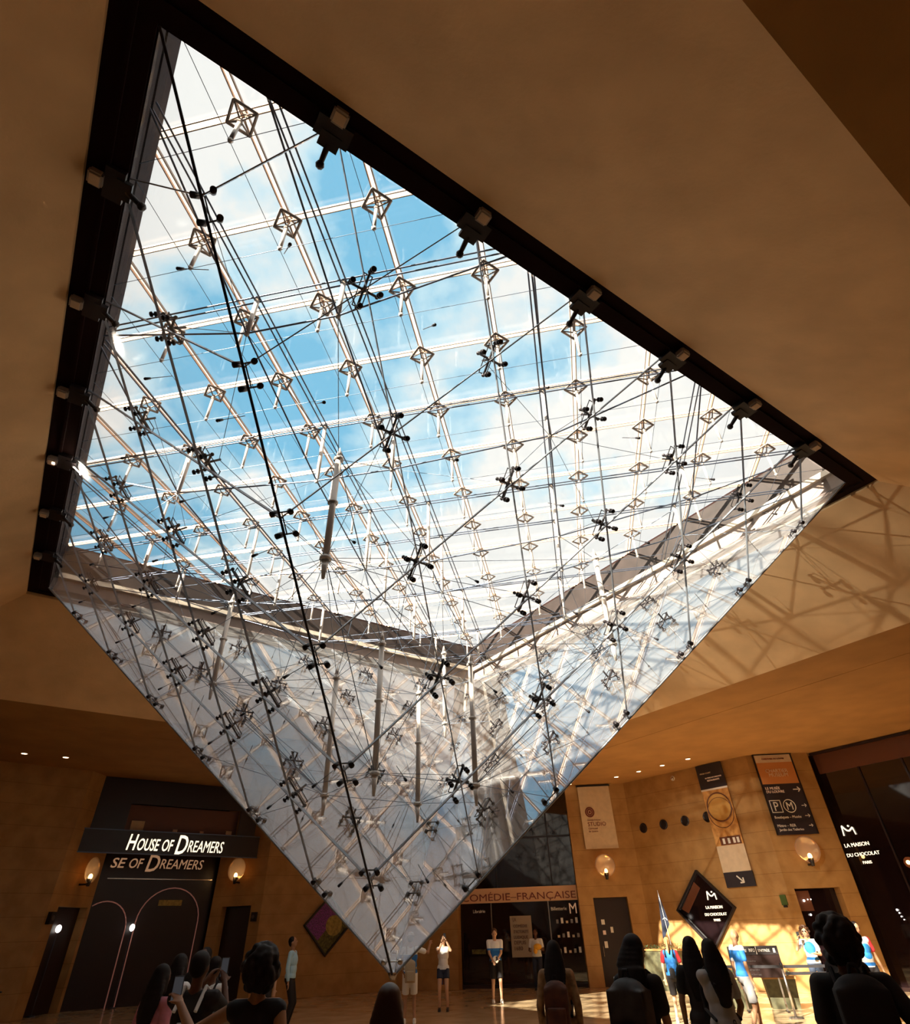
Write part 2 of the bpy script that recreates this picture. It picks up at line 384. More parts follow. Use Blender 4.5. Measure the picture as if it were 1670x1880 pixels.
def arrow(fr, u, z, du, dz, L, w_, off, mt, parent):
    P, t, n = fr[:3]; c = wpt(fr, u, off, z); d = (t*du+V((0, 0, dz))).normalized(); s = n.cross(d)
    b = MB(); b.box(c, (L/2, w_/2, .004), (d, s, n))
    tip = c+d*(L/2)
    for sg in (-1, 1):
        dd = (-d+s*sg).normalized(); b.box(tip+dd*(L*.22), (L*.24, w_/2, .004), (dd, n.cross(dd), n))
    return b.obj('arrow', M[mt], parent)
arrow(FAB, 4.22, 3.02, 1, -.9, .30, .045, .12, 'white', t_)

t_ = empty('hanging_banner', wpt(FB, .92, .1, 4.2), 'dark wayfinding banner with P and M symbols and white arrows', 'banner')
rect('panel', FB, .20, 1.60, 4.18, 5.78, .08, .03, 'navy', t_)
rect('orange_panel', FB, .26, 1.54, 5.78, 6.50, .09, .02, 'orange', t_)
rect('pale_panel', FB, .26, 1.54, 6.50, 6.76, .09, .02, 'cream', t_)
rect('frame_top', FB, .20, 1.60, 6.76, 6.79, .07, .06, 'black', t_)
for uu in (.22, 1.57): rect('frame_side', FB, uu-.02, uu+.02, 4.18, 6.79, .07, .05, 'black', t_)
text_on('lettering', 'CARROUSEL DU LOUVRE', FB, .5, 6.60, .8, 'redprint', t_, .115)
text_on('lettering', 'CHARTIER', FB, .5, 6.16, .78, 'cream', t_, .115)
text_on('lettering', 'MUSEUM', FB, .58, 6.02, .66, 'cream', t_, .115)
text_on('lettering', 'LE MUSÉE', FB, .30, 5.60, .50, 'gold', t_, .115)
text_on('lettering', 'DU LOUVRE', FB, .30, 5.49, .62, 'gold', t_, .115)
arrow(FB, 1.36, 5.58, 1, 0, .24, .03, .115, 'white', t_)
text_on('lettering', 'P', FB, .40, 4.92, .15, 'white', t_, .115, .28)
text_on('lettering', 'M', FB, .83, 4.94, .20, 'white', t_, .115, .24)
disc('roundel', FB, .93, 5.06, .20, .115, 0, 'white', t_, ring=.014)
for (a, b_, c_, d_) in ((.28, .66, 4.86, 4.885), (.28, .66, 5.235, 5.26), (.28, .305, 4.86, 5.26), (.635, .66, 4.86, 5.26)): rect('letter_box', FB, a, b_, c_, d_, .11, .008, 'white', t_)
text_on('lettering', 'Boutiques – Musée', FB, .30, 4.68, .9, 'white', t_, .115)
text_on('lettering', 'Métro – RER', FB, .30, 4.42, .62, 'white', t_, .115)
text_on('lettering', 'Jardin des Tuileries', FB, .32, 4.30, .82, 'white', t_, .115)
for zz, L in ((5.06, .16), (4.74, .16), (4.44, .13)): arrow(FB, 1.42, zz, 1, 0, L, .018, .115, 'white', t_)

def diamond_case(fr, uc, zc, hw, hh, panel, label):
    t_ = empty('diamond_showcase', wpt(fr, uc, .05, zc-hh), label, 'showcase')
    P, t, n = fr[:3]
    def dia(s, o): return [wpt(fr, uc+s*hw*a, o, zc+s*hh*b) for a, b in ((1, 0), (0, 1), (-1, 0), (0, -1))]
    b = MB(); o_, i_ = dia(1, .0), dia(.93, .0)
    for k in range(4): b.prism([o_[k], o_[(k+1) % 4], i_[(k+1) % 4], i_[k]], n*.14)
    b.obj('frame', M['black'], t_)
    b = MB(); b.prism(dia(.93, .01), n*.03); b.obj('panel', M[panel], t_)
    return t_
t_ = diamond_case(FAB, 2.57, 2.22, 1.17, 1.19, 'darkglass', 'black diamond-shaped glass showcase lettered in white on the right stone wall')
text_on('lettering', 'LA MAISON', FAB, 2.60, 2.22, .64, 'lit', t_, .06)
text_on('lettering', 'DU CHOCOLAT', FAB, 2.50, 2.02, .84, 'lit', t_, .06)
text_on('lettering', 'PARIS', FAB, 2.80, 1.86, .24, 'lit', t_, .06)
def logo_m(fr, u, z, w_, off, mt, parent):
    b = MB(); pts = [(0, 0), (.12, 1), (.22, .75)] 
    q = lambda a, c: wpt(fr, u+a*w_, off, z+c*w_)
    b.tube([q(0, 0), q(.08, .75)], w_*.05, 6)
    b.tube([q(.08, .75), q(.22, .55), q(.40, .35), q(.58, .32), q(.78, .45), q(.92, .55)], w_*.06, 6)
    b.tube([q(.92, .55), q(1.0, 0)], w_*.05, 6); b.sph(q(.62, .68), w_*.08, 8, 6)
    return b.obj('logo', M[mt], parent)
logo_m(FAB, 2.76, 2.48, .34, .07, 'lit', t_)
b = MB(); P_, tt, nn = FAB[:3]
b.prism([wpt(FAB, 1.60, .045, 2.25), wpt(FAB, 2.35, .045, 3.05), wpt(FAB, 2.55, .045, 2.85), wpt(FAB, 1.85, .045, 2.12)], nn*.01); b.obj('gold_print', M['brown'], t_)
M['purple'] = pm('purple_sequin', (.06, .01, .09), .4, 0, .6, var=.5, vscale=30, col2=(.30, .03, .36))
M['olive'] = pm('olive_print', (.05, .04, .01), .5, 0, .4, var=.5, vscale=14, col2=(.16, .14, .03))
t_ = diamond_case(FABl, 2.64, 2.12, .95, .97, 'olive', 'diamond-shaped showcase with a purple upper half on the left stone wall')
b = MB(); nn = FABl[2]
b.prism([wpt(FABl, 1.76, .045, 2.12), wpt(FABl, 2.64, .045, 3.02), wpt(FABl, 3.1, .045, 2.5), wpt(FABl, 2.3, .045, 1.65)], nn*.01); b.obj('purple_print', M['purple'], t_)
M['yellowp'] = pm('yellow_print', (.34, .24, .05), .5, var=.3, vscale=10)
disc('yellow_print', FABl, 2.9, 2.1, .33, .046, .012, 'yellowp', t_, 20)

for k, (uu, zz) in enumerate(((.6, 5.01), (1.58, 5.02), (2.56, 5.03), (3.53, 5.04))):
    t_ = empty('round_vent', wpt(FAB, uu, 0, zz-.17), ['round black wall vent, first from the cream banner', 'round black wall vent, second from the cream banner', 'round black wall vent, third from the cream banner', 'round black wall vent touching the edge of the golden table banner'][k], 'vent', 'round vents in the stone wall')
    disc('rim', FAB, uu, zz, .15, .01, 0, 'dark', t_, ring=.03); disc('core', FAB, uu, zz, .14, .002, .012, 'black', t_)
t_ = empty('ceiling_sensor', wpt(FAB, 2.47, .0, 6.5), 'small white dome sensor high on the stone wall under the ceiling', 'sensor')
disc('base', FAB, 2.47, 6.57, .09, 0, .03, 'white', t_); b = MB(); b.sph(wpt(FAB, 2.47, .05, 6.57), .06); b.obj('dome', M['chrome'], t_, True)

def sconce(fr, u, z, label):
    t_ = empty('wall_sconce', wpt(fr, u, 0, z-.35), label, 'wall lamp', 'round glass wall lamps')
    P, t, n = fr[:3]; b = MB(); bm = b.bm
    R = .40; rings = 6; segs = 24; prev = None; c = wpt(fr, u, .32, z)
    for k in range(rings+1):
        a = k/rings; cur = []
        for s in range(segs):
            th = 2*math.pi*s/segs; cur.append(bm.verts.new(c+t*(R*a*math.cos(th))+V((0, 0, R*a*math.sin(th)))-n*(.16*(1-a*a))))
        if prev:
            for s in range(segs): bm.faces.new([prev[s], prev[(s+1) % segs], cur[(s+1) % segs], cur[s]])
        prev = cur
    bmesh.ops.remove_doubles(bm, verts=bm.verts, dist=1e-5)
    bmesh.ops.solidify(bm, geom=bm.faces[:], thickness=.012); b.obj('glass_dish', M['dish'], t_, True)
    b = MB(); b.sph(c-V((0, 0, .20))+n*.0, (.07, .07, .09)); b.obj('bulb', M['bulb'], t_, True)
    b = MB(); b.cyl(c-V((0, 0, .48)), c-V((0, 0, .26)), .05, .085, 12); b.cyl(c-V((0, 0, .42)), c-V((0, 0, .42))-n*.32, .03); b.obj('bracket', M['black'], t_, True)
    l = bpy.data.lights.new('sconce_light', 'POINT'); l.energy = 4; l.color = (1, .55, .2); l.shadow_soft_size = .06
    lo = bpy.data.objects.new('sconce_light', l); C.objects.link(lo); lo.parent = t_; lo.matrix_parent_inverse = t_.matrix_world.inverted(); lo.location = c+n*.15-V((0, 0, .12))
sconce(FA, 1.2, 3.78, 'round amber glass wall lamp under the cream studio banner')
sconce(FB, .94, 3.72, 'round glass wall lamp under the dark wayfinding banner')
sconce(FBl, 1.08, 3.95, 'glowing round wall lamp right of the arched shop entrance')
sconce(FCl, 1.2, 3.83, 'glowing round wall lamp left of the arched shop entrance')
t_ = empty('speaker_box', wpt(FBl, 2.0, .0, 2.3), 'small dark box on the pillar beside the right lamp of the arched shop', 'speaker')
rect('case', FBl, 1.92, 2.10, 2.28, 2.56, 0, .14, 'black', t_); disc('grille', FBl, 2.01, 2.42, .06, .14, .012, 'floodd', t_)
t_ = empty('speaker_box', wpt(FCl, .2, .0, 2.3), 'small dark box on the pillar beside the left lamp of the arched shop', 'speaker')
rect('case', FCl, .10, .32, 2.30, 2.62, 0, .14, 'black', t_); disc('grille', FCl, .21, 2.46, .07, .14, .012, 'floodd', t_)
t_ = empty('exit_sign', wpt(FB, -.15, .02, 2.3), 'small green plaque beside the right doorway', 'sign')
M['green'] = pm('green_plaque', (.06, .11, .02), .5)
PB = FAB; rect('plate', FAB, 5.36, 5.56, 2.22, 2.50, .01, .03, 'green', t_); rect('bracket', FAB, 5.40, 5.52, 2.16, 2.22, .0, .05, 'black', t_)

# door niche interior of doorway right
t_ = empty('doorway_glow', wpt(FB, .95, -.35, 1.9), 'small glowing lamps behind the glass of the right doorway', 'lamp')
for uu, zz, r_s in ((.55, 2.33, .035), (.68, 2.36, .018), (.78, 2.36, .018), (.62, 1.95, .03)):
    b = MB(); b.sph(wpt(FB, uu, -.33, zz), r_s); b.obj('bulb', M['orb'], t_, True)
rect('shelf_print', FB, .3, .8, 2.05, 2.6, -.385, .01, 'brown', t_)

# ------------------------------------------------------------------ centre storefront
FC = frame2((-2.45, 18.2), (2.45, 18.2))
st = empty('theatre_shopfront', (0, 18.2, 0), 'dark glazed theatre shopfront with a copper name band beneath the far corner', 'shopfront')
rect('upper_glass', FC, .0, 4.9, 3.20, 6.8, -.10, .04, 'darkglass', st)
rect('lower_glass', FC, .0, 4.9, .12, 2.70, -.10, .04, 'darkglass', st)
rect('sill', FC, 0, 4.9, 0, .12, -.12, .10, 'dark', st)
band = rect('name_band', FC, 0, 4.9, 2.70, 3.20, -.08, .14, 'signband', st)
text_on('lettering', 'COMÉDIE–FRANÇAISE', FC, .12, 2.77, 4.68, 'redprint', band, .07, .36)
rect('transom', FC, 0, 4.9, 4.95, 5.02, -.06, .04, 'dark', st)
for uu in (0.02, 1.31, 3.65, 4.87): rect('mullion', FC, uu-.02, uu+.02, .12, 2.70, -.06, .04, 'chrome' if uu in (1.31, 3.65) else 'dark', st)
for uu in (1.6, 3.9): rect('upper_mullion', FC, uu-.03, uu+.03, 3.2, 6.8, -.06, .03, 'dark', st)
text_on('lettering', 'Librairie', FC, .55, 2.38, .5, 'white', st, -.05)
text_on('lettering', 'Billetterie', FC, 3.75, 2.38, .62, 'white', st, -.05)
text_on('lettering', 'M', FC, 4.48, 2.26, .28, 'gold', st, -.05, .34)
for zz in (1.95, 1.5, 1.02):
    for k in range(5):
        rect('display_item', FC, 3.9+k*.19, 3.9+k*.19+.09, zz, zz+.08+.05*((k*7+int(zz*10)) % 3), -.06, .012, ['cream', 'chrome', 'white'][(k+int(zz*10)) % 3], st)
rect('display_shelf', FC, .45, 1.0, 1.05, 1.20, -.06, .03, 'olive', st)
struct(rect('wall_back', frame2((-2.45, 18.7), (2.45, 18.7)), 0, 4.9, 0, ZC, -.1, .1, 'dark'))
for s, a in ((-1, mx(A0)), (1, A0)):
    q = MB(); q.box((s*2.5, 18.15, ZC/2), (.05, .5, ZC/2)); struct(q.obj('trim_2', M['stone']))
M['posterm'] = pm('poster_paper', (.42, .34, .25), .7)
t_ = empty('text_poster', wpt(FC, 2.48, -.03, .92), 'cream poster of bold dark lettering on the theatre shopfront', 'poster')
rect('sheet', FC, 2.05, 2.91, .92, 2.24, -.045, .015, 'posterm', t_)
for s, zz, ww in (('LA', 2.06, .13), ('COMÉDIE', 1.86, .56), ("D'ACTUALITÉ", 1.68, .60), ('LUDIQUE', 1.50, .56), ('DEPUIS', 1.32, .46), ('1680', 1.14, .32)):
    text_on('lettering', s, FC, 2.17, zz, ww, 'brown', t_, -.02, .12)

# ------------------------------------------------------------------ left shop (arched entrance)
FS = frame2((-14.44, 11.51), (-11.51, 14.44)); LS = FS[3]
sh = empty('arched_shopfront', wpt(FS, 2.1, 0, 0), 'dark shopfront with two glowing arches under a lettered black canopy', 'shopfront')
struct(rect('wall_left', FS, -.30, LS+.30, 0, ZC, -.60, .12, 'dark'))  # added unseen backing, seals the shop against leaking sky light
rect('backing_panel', FS, 0, LS, 0, ZC-.02, -.40, .1, 'dark', sh)
rect('lintel_line', FS, .3, LS-.1, 3.66, 3.69, -.28, .02, 'chrome', sh)
def arch_tube(fr, u0, u1, zs, top, off, r, mt, parent):
    uc, hw = (u0+u1)/2, (u1-u0)/2; pts = [wpt(fr, u0, off, 0)]
    for k in range(17):
        a = math.pi*(1-k/16); pts.append(wpt(fr, uc+hw*math.cos(a), off, zs+(top-zs)*math.sin(a)))
    pts.append(wpt(fr, u1, off, 0)); pts = [q for q in pts if (q-fr[0]).dot(fr[1]) > .03]; b = MB(); b.tube(pts, r, 8); b.obj('arch_trim', M[mt], parent, True)
arch_tube(FS, 1.62, 3.80, 2.35, 3.40, -.25, .02, 'arch', sh)
arch_tube(FS, -.3, 1.33, 2.15, 2.98, -.25, .02, 'arch', sh)
plate = rect('name_plate', FS, 2.25, 3.08, 2.84, 3.02, -.27, .02, 'yellowp', sh)
x = .28
for t__, ky, w_ in (('SE', .32, .50), ('OF', .32, .48), ('D', .55, .46), ('REAMERS', .32, 1.60)):
    text_on('letters', t__, FS, x, 4.02 if t__ != 'D' else 3.92, w_, 'gold', sh, -.28, ky, .18); x += w_+(.12 if t__ in ('SE', 'OF') else .03)  # reflection of the canopy name, built as faintly glowing letters
for uu, F_, o in ((1.51, FS, .05), (1.14, FCl, -.2)):
    g = empty('globe_lamp', wpt(F_, uu, o, 0), ['white globe lamp on a thin pole between the two arches', 'white globe lamp on a thin pole in the far left doorway'][F_ is FCl], 'lamp', 'white globe lamps')
    b = MB(); b.sph(wpt(F_, uu, o, 2.19), (.09, .09, .11)); b.obj('globe', M['orb'], g, True)
    b = MB(); b.cyl(wpt(F_, uu, o, 0), wpt(F_, uu, o, 2.08), .014); b.cyl(wpt(F_, uu, o, 0), wpt(F_, uu, o, .03), .13); b.obj('pole', M['rod'], g)
FH = frame2((-14.2, 9.9), (-9.9, 14.2))
cp = empty('shop_canopy', wpt(FH, 3.2, 0, 4.33), 'black glazed canopy box with glowing cream letters above the arched shop', 'canopy')
rect('header', FH, -.2, 6.59, 4.33, 5.05, -.3, .3, 'dark', cp)
rect('header_edge', FH, -.2, 6.59, 4.31, 4.34, -.02, .04, 'rod', cp)
rect('header_edge', FH, -.2, 6.59, 5.03, 5.06, -.02, .04, 'rod', cp)
rect('upper_glass', FH, -.1, 1.2, 5.05, 6.79, -.25, .04, 'dark', cp); rect('upper_glass', FH, 5.3, 6.5, 5.05, 6.79, -.25, .04, 'dark', cp)
rect('upper_glass', FH, 1.2, 5.3, 5.95, 6.79, -.25, .04, 'dark', cp)
for uu in (-.15, 6.54): rect('corner_post', FH, uu-.05, uu+.05, 5.05, 6.79, -.3, .12, 'dark', cp)
rect('mezzanine_wall', FH, 1.2, 5.3, 5.05, 5.95, -.5, .04, 'brown', cp)
for uu, w_ in ((1.4, .45), (2.9, .16), (3.9, .14), (4.9, .22)): rect('lit_box', FH, uu, uu+w_, 5.08, 5.08+w_*.75, -.44, .05, 'cream', cp)
x = 1.40
for s, ky, w_ in (('H', .50, .32), ('OUSE', .38, .74), ('OF', .38, .38), ('D', .62, .40), ('REAMERS', .38, 1.30)):
    text_on('letters', s, FH, x, 4.44 if s != 'D' else 4.36, w_, 'lit', cp, .01, ky, .18); x += w_+(.10 if s in ('OUSE', 'OF') else .03)

# ------------------------------------------------------------------ right shop (dark glass)
FR = frame2((11.51, 14.44), (14.44, 11.51))
rs = empty('dark_shopfront', wpt(FR, 2.0, -.5, 0), 'tall dark glass shopfront at the right edge with white lettering', 'shopfront')
rect('glass_wall', FR, 0, LS, .1, 6.1, -.49, .05, 'darkglass', rs)
rect('fascia', FR, 0, LS, 6.1, 6.78, -.45, .05, 'brown', rs)
rect('sill', FR, 0, LS, 0, .1, -.49, .1, 'dark', rs)
for uu in (1.35, 2.75): rect('mullion', FR, uu-.025, uu+.025, .1, 6.1, -.44, .05, 'dark', rs)
rect('soffit_edge', FR, .01, LS-.01, 6.70, 6.78, -.2, .08, 'dark', rs)
logo_m(FR, .02, 4.12, .40, -.40, 'lit', rs)
text_on('lettering', 'LA MAISON', FR, -.10, 3.78, .80, 'lit', rs, -.43)
text_on('lettering', 'DU CHOCOLAT', FR, -.14, 3.50, 1.05, 'lit', rs, -.43)
text_on('lettering', 'PARIS', FR, .28, 3.27, .28, 'lit', rs, -.43)
for k, (uu, zz, r_s) in enumerate(((.75, 2.0, .03), (.78, 1.92, .02), (.80, 1.83, .02), (.84, 1.75, .015))):
    b = MB(); b.sph(wpt(FR, uu, -.40, zz), r_s); b.obj('lamp_bead', M['orb'], rs, True)
t_ = empty('shop_lamp', wpt(FR, 1.66, -.45, 3.0), 'small warm lamp glowing behind the dark right shopfront', 'lamp')
b = MB(); b.sph(wpt(FR, 1.66, -.34, 3.2), .06); b.obj('bulb', M['bulb'], t_, True)
b = MB(); b.cyl(wpt(FR, 1.66, -.43, 3.2), wpt(FR, 1.66, -.40, 3.2), .16); b.obj('reflector', M['brown'], t_)

struct(rect('wall_right', FR, -.25, LS+.25, 0, ZC, -.70, .12, 'dark'))
# ------------------------------------------------------------------ downlights
dlp = [(2.7, 17.3), (4.66, 16.43), (5.52, 15.67), (6.36, 14.86), (7.22, 14.05), (-14.57, 6.55), (-13.7, 7.34)]
dll = ['small ceiling downlight nearest the cream studio banner', 'second ceiling downlight from the cream studio banner', 'third ceiling downlight in the row along the right wall', 'fourth ceiling downlight in the row along the right wall', 'ceiling downlight nearest the golden table banner', 'outer of the two ceiling downlights at the left edge', 'inner of the two ceiling downlights at the left edge']
for k, (a, c) in enumerate(dlp):
    t_ = empty('ceiling_downlight', (a, c, ZC), dll[k], 'ceiling light', 'recessed ceiling downlights')
    b = MB(); b.tube([(a+.10*math.cos(q*.5236), c+.10*math.sin(q*.5236), ZC-.004) for q in range(13)], .014, 6); b.obj('trim_ring', M['cream'], t_)
    b = MB(); b.cyl((a, c, ZC-.012), (a, c, ZC-.002), .08, .08, 14); b.obj('lens', M['dl'], t_)

# ------------------------------------------------------------------ steel caisson round the opening
HD = 9.0; ZT = 1.31; HT = 8.768; MOD = HD/7
DIR = dict(N=V((0, -1, 0)), R=V((1, 0, 0)), D=V((0, 1, 0)), L=V((-1, 0, 0)))
SIDES = [('N', 'R'), ('R', 'D'), ('D', 'L'), ('L', 'N')]
ca = empty('steel_caisson', (0, 0, ZI), 'dark square steel frame around the skylight opening in the concrete ceiling', 'steel frame')
for a, b_ in SIDES:
    a, b_ = DIR[a], DIR[b_]
    def ring_part(name, h0, z0, h1, z1, mt):
        q = MB(); bm = q.bm
        P = [a*h0+V((0, 0, z0)), b_*h0+V((0, 0, z0)), b_*h1+V((0, 0, z0)), a*h1+V((0, 0, z0))]
        q.prism(P, (0, 0, z1-z0)); return q.obj(name, M[mt], ca)
    ring_part('frame_beam', HI, ZI, HO+.06, 9.86, 'frame')
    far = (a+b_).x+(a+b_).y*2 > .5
    ring_part('inner_lining', HI-.03, 9.05, HI-.002, 9.80, 'framedk' if far else 'frame')  # near sides take the darker steel: their shade is in the colour
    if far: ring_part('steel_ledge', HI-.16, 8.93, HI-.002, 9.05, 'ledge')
    ring_part('lower_lip', HI-.03, ZI+.02, HI-.002, 8.93, 'framein' if far else 'frame')  # paler far lip, near-black near lip: light and shade put into the colour
    ring_part('soffit_rail', 9.10, ZI-.035, 9.16, ZI-.001, 'frame')
# ------------------------------------------------------------------ glass roof
ZR = 9.86
rf = empty('glass_roof', (0, 0, ZR), 'flat glazed roof grid of cream beams with small diamond brackets high above', 'roof')
def beam(a, b):
    a, b = V(a), V(b); d = (b-a); t = d.normalized(); s = V((-t.y, t.x, 0)); q = MB(); c = (a+b)/2
    for o in (-.036, .036): q.box(c+s*o, (d.length/2, .007, .022), (t, s, V((0, 0, 1))))
    o = q.obj('roof_beam', M['beam'], rf)
    q = MB(); q.box(c+V((0, 0, .03)), (d.length/2, .030, .004), (t, s, V((0, 0, 1)))); q.obj('glazing_gasket', M['gasket'], o); return o
for k in range(-6, 7):
    L = 9-abs(k)*MOD
    beam((-L, k*MOD, ZR), (L, k*MOD, ZR)); beam((k*MOD, -L, ZR), (k*MOD, L, ZR))
# octahedral brackets
def bracket_mesh():
    q = MB(); R = .20; zc = -.10
    c4 = [V((R, 0, zc)), V((0, R, zc)), V((-R, 0, zc)), V((0, -R, zc))]
    q.tube(c4+[c4[0]], .020, 6)
    for p in c4: q.sph(p, .02, 6, 4); q.cyl(p, (0, 0, zc-.10), .012, .012, 6); q.cyl(p, (0, 0, zc+.10), .008, .008, 5)
    q.cyl((0, 0, zc-.16), (0, 0, zc-.06), .035, .025, 8); return q.mesh('node_bracket', False)
BM_ = bracket_mesh(); BM_.materials.append(M['beam2'])
q = MB(); q.cyl((0, 0, -.24), (0, 0, -.76), .026, .026, 8); q.cyl((0, 0, -.76), (0, 0, -.80), .036, .02, 8); SM_ = q.mesh('strut', True); SM_.materials.append(M['tube'])
for i in range(-6, 7):
    for j in range(-6, 7):
        if abs(i)+abs(j) <= 6:
            W = Matrix.Translation((i*MOD, j*MOD, ZR-.04)); inst('node_bracket', BM_, rf, W); inst('strut', SM_, rf, W)
# panes
g = MOD/2-.02
q = MB(); q.box((0, 0, 0), (g, g, .012)); PS = q.mesh('roof_pane'); PS.materials.append(M['roofglass'])
tri = {}
for sx in (1, -1):
    for sy in (1, -1):
        q = MB(); q.prism([(-g*sx, -g*sy, -.012), (g*sx, -g*sy, -.012), (-g*sx, g*sy, -.012)], (0, 0, .024)); me = q.mesh('roof_pane'); me.materials.append(M['roofglass']); tri[sx, sy] = me
for i in range(-7, 7):
    for j in range(-7, 7):
        cx, cy_ = (i+.5)*MOD, (j+.5)*MOD
        m_ = abs(i+.5)+abs(j+.5)
        W = Matrix.Translation((cx, cy_, ZR+.09))
        if m_ < 6.5: inst('roof_pane', PS, rf, W)
        elif m_ < 7.5: inst('roof_pane', tri[1 if cx > 0 else -1, 1 if cy_ > 0 else -1], rf, W)
# cable net under the roof
cn = empty('cable_net', (0, 0, 9.1), 'web of thin steel cables, hanging tubes and masts inside the glass pyramid', 'cable net')
for k in range(-6, 7):
    L = 8.85-abs(k)*MOD
    rod('thin_cable', cn, (-L, k*MOD, ZR-.83), (L, k*MOD, ZR-.83), .004, 'cable')
    rod('thin_cable', cn, (k*MOD, -L, ZR-.83), (k*MOD, L, ZR-.83), .004, 'cable')
LN = [-4.5, -2.5, -.5, .5, 2.5, 4.5]
def lowz(x, y): return 7.60+.0205*(x*x+y*y)
nodes_low = set()
for k in LN:
    p = k*MOD; L = 8.85-abs(p)
    for sw_ in (0, 1):
        q_ = lambda a, z: V((p, a, z)) if not sw_ else V((a, p, z))
        for o in (-.04, .04):
            oo = V((o, 0, 0)) if not sw_ else V((0, o, 0))
            rod('double_cable', cn, q_(-L, 9.08)+oo, q_(L, 9.08)+oo, .012, 'rod')
        pts = [q_(-L, 8.95)]
        for c in LN:
            a = c*MOD
            if abs(a)+abs(p) < 8.9: pts.append(q_(a, lowz(a, p)))
        pts.append(q_(L, 8.95))
        for A, B in zip(pts, pts[1:]): rod('chord_cable', cn, A, B, .013, 'rod')
q = MB(); q.cyl((0, 0, 0), (0, 0, 1), .034, .034, 10); TB = q.mesh('hanging_tube', True); TB.materials.append(M['tube'])
for a in LN:
    for c in LN:
        x_, y_ = a*MOD, c*MOD
        if abs(x_)+abs(y_) < 8.5:
            z0 = lowz(x_, y_)-.03; nodes_low.add((x_, y_))
            inst('hanging_tube', TB, cn, Matrix.Translation((x_, y_, z0)) @ Matrix.Diagonal((1, 1, 9.10-z0, 1)))
def mast(zt, zb, r):
    q = MB(); q.cyl((0, 0, zb+.30), (0, 0, zt-.12), r, r, 12); q.cyl((0, 0, zt-.12), (0, 0, zt+.06), r, .006, 12)
    q.cyl((0, 0, zb), (0, 0, zb+.30), r*.45, r*1.15, 12); q.cyl((0, 0, zb+.28), (0, 0, zb+.33), r*1.7, r*1.7, 12); q.cyl((0, 0, (zt+zb)/2+.1), (0, 0, (zt+zb)/2+.13), r*1.6, r*1.6, 10)
    q.cyl((0, 0, zt-.20), (0, 0, zt-.16), r*1.6, r*1.6, 10)
    me = q.mesh('mast', True); me.materials.append(M['tube']); return me
MU, ML = mast(7.78, 5.52, .048), mast(5.88, 3.38, .044)
mt_, mb_, lt_, lb_ = [], [], [], []
for d in DIR.values():
    a = d*(3*MOD); inst('mast', MU, cn, Matrix.Translation(a)); mt_.append(a+V((0, 0, 7.6))); mb_.append(a+V((0, 0, 5.83)))
    a = d*MOD; inst('mast', ML, cn, Matrix.Translation(a)); lt_.append(a+V((0, 0, 5.7))); lb_.append(a+V((0, 0, 3.69)))
LW = [V((a, c, lowz(a, c))) for a, c in nodes_low]
def near(p, S_, n_): return sorted(S_, key=lambda s: (s-p).length)[:n_]
cab = 0
for p in mt_:
    for s in near(p, LW, 6): rod('stay_cable', cn, p, s, .0055, 'cable')
for p in lt_:
    for s in near(p, LW, 2)+near(p, mb_, 1)+near(p, mt_, 1): rod('stay_cable', cn, p, s, .0055, 'cable')
for i in range(4):
    a, b = i, (i+1) % 4
    rod('stay_cable', cn, lb_[a], lb_[b], .0055, 'cable'); rod('stay_cable', cn, lt_[a], lt_[b], .005, 'cable')
    rod('stay_cable', cn, mb_[a], mb_[b], .005, 'cable')
    rod('stay_cable', cn, lb_[a], mb_[a], .007, 'cable'); rod('stay_cable', cn, mb_[a], lt_[b], .005, 'cable'); rod('stay_cable', cn, mb_[b], lt_[a], .005, 'cable')

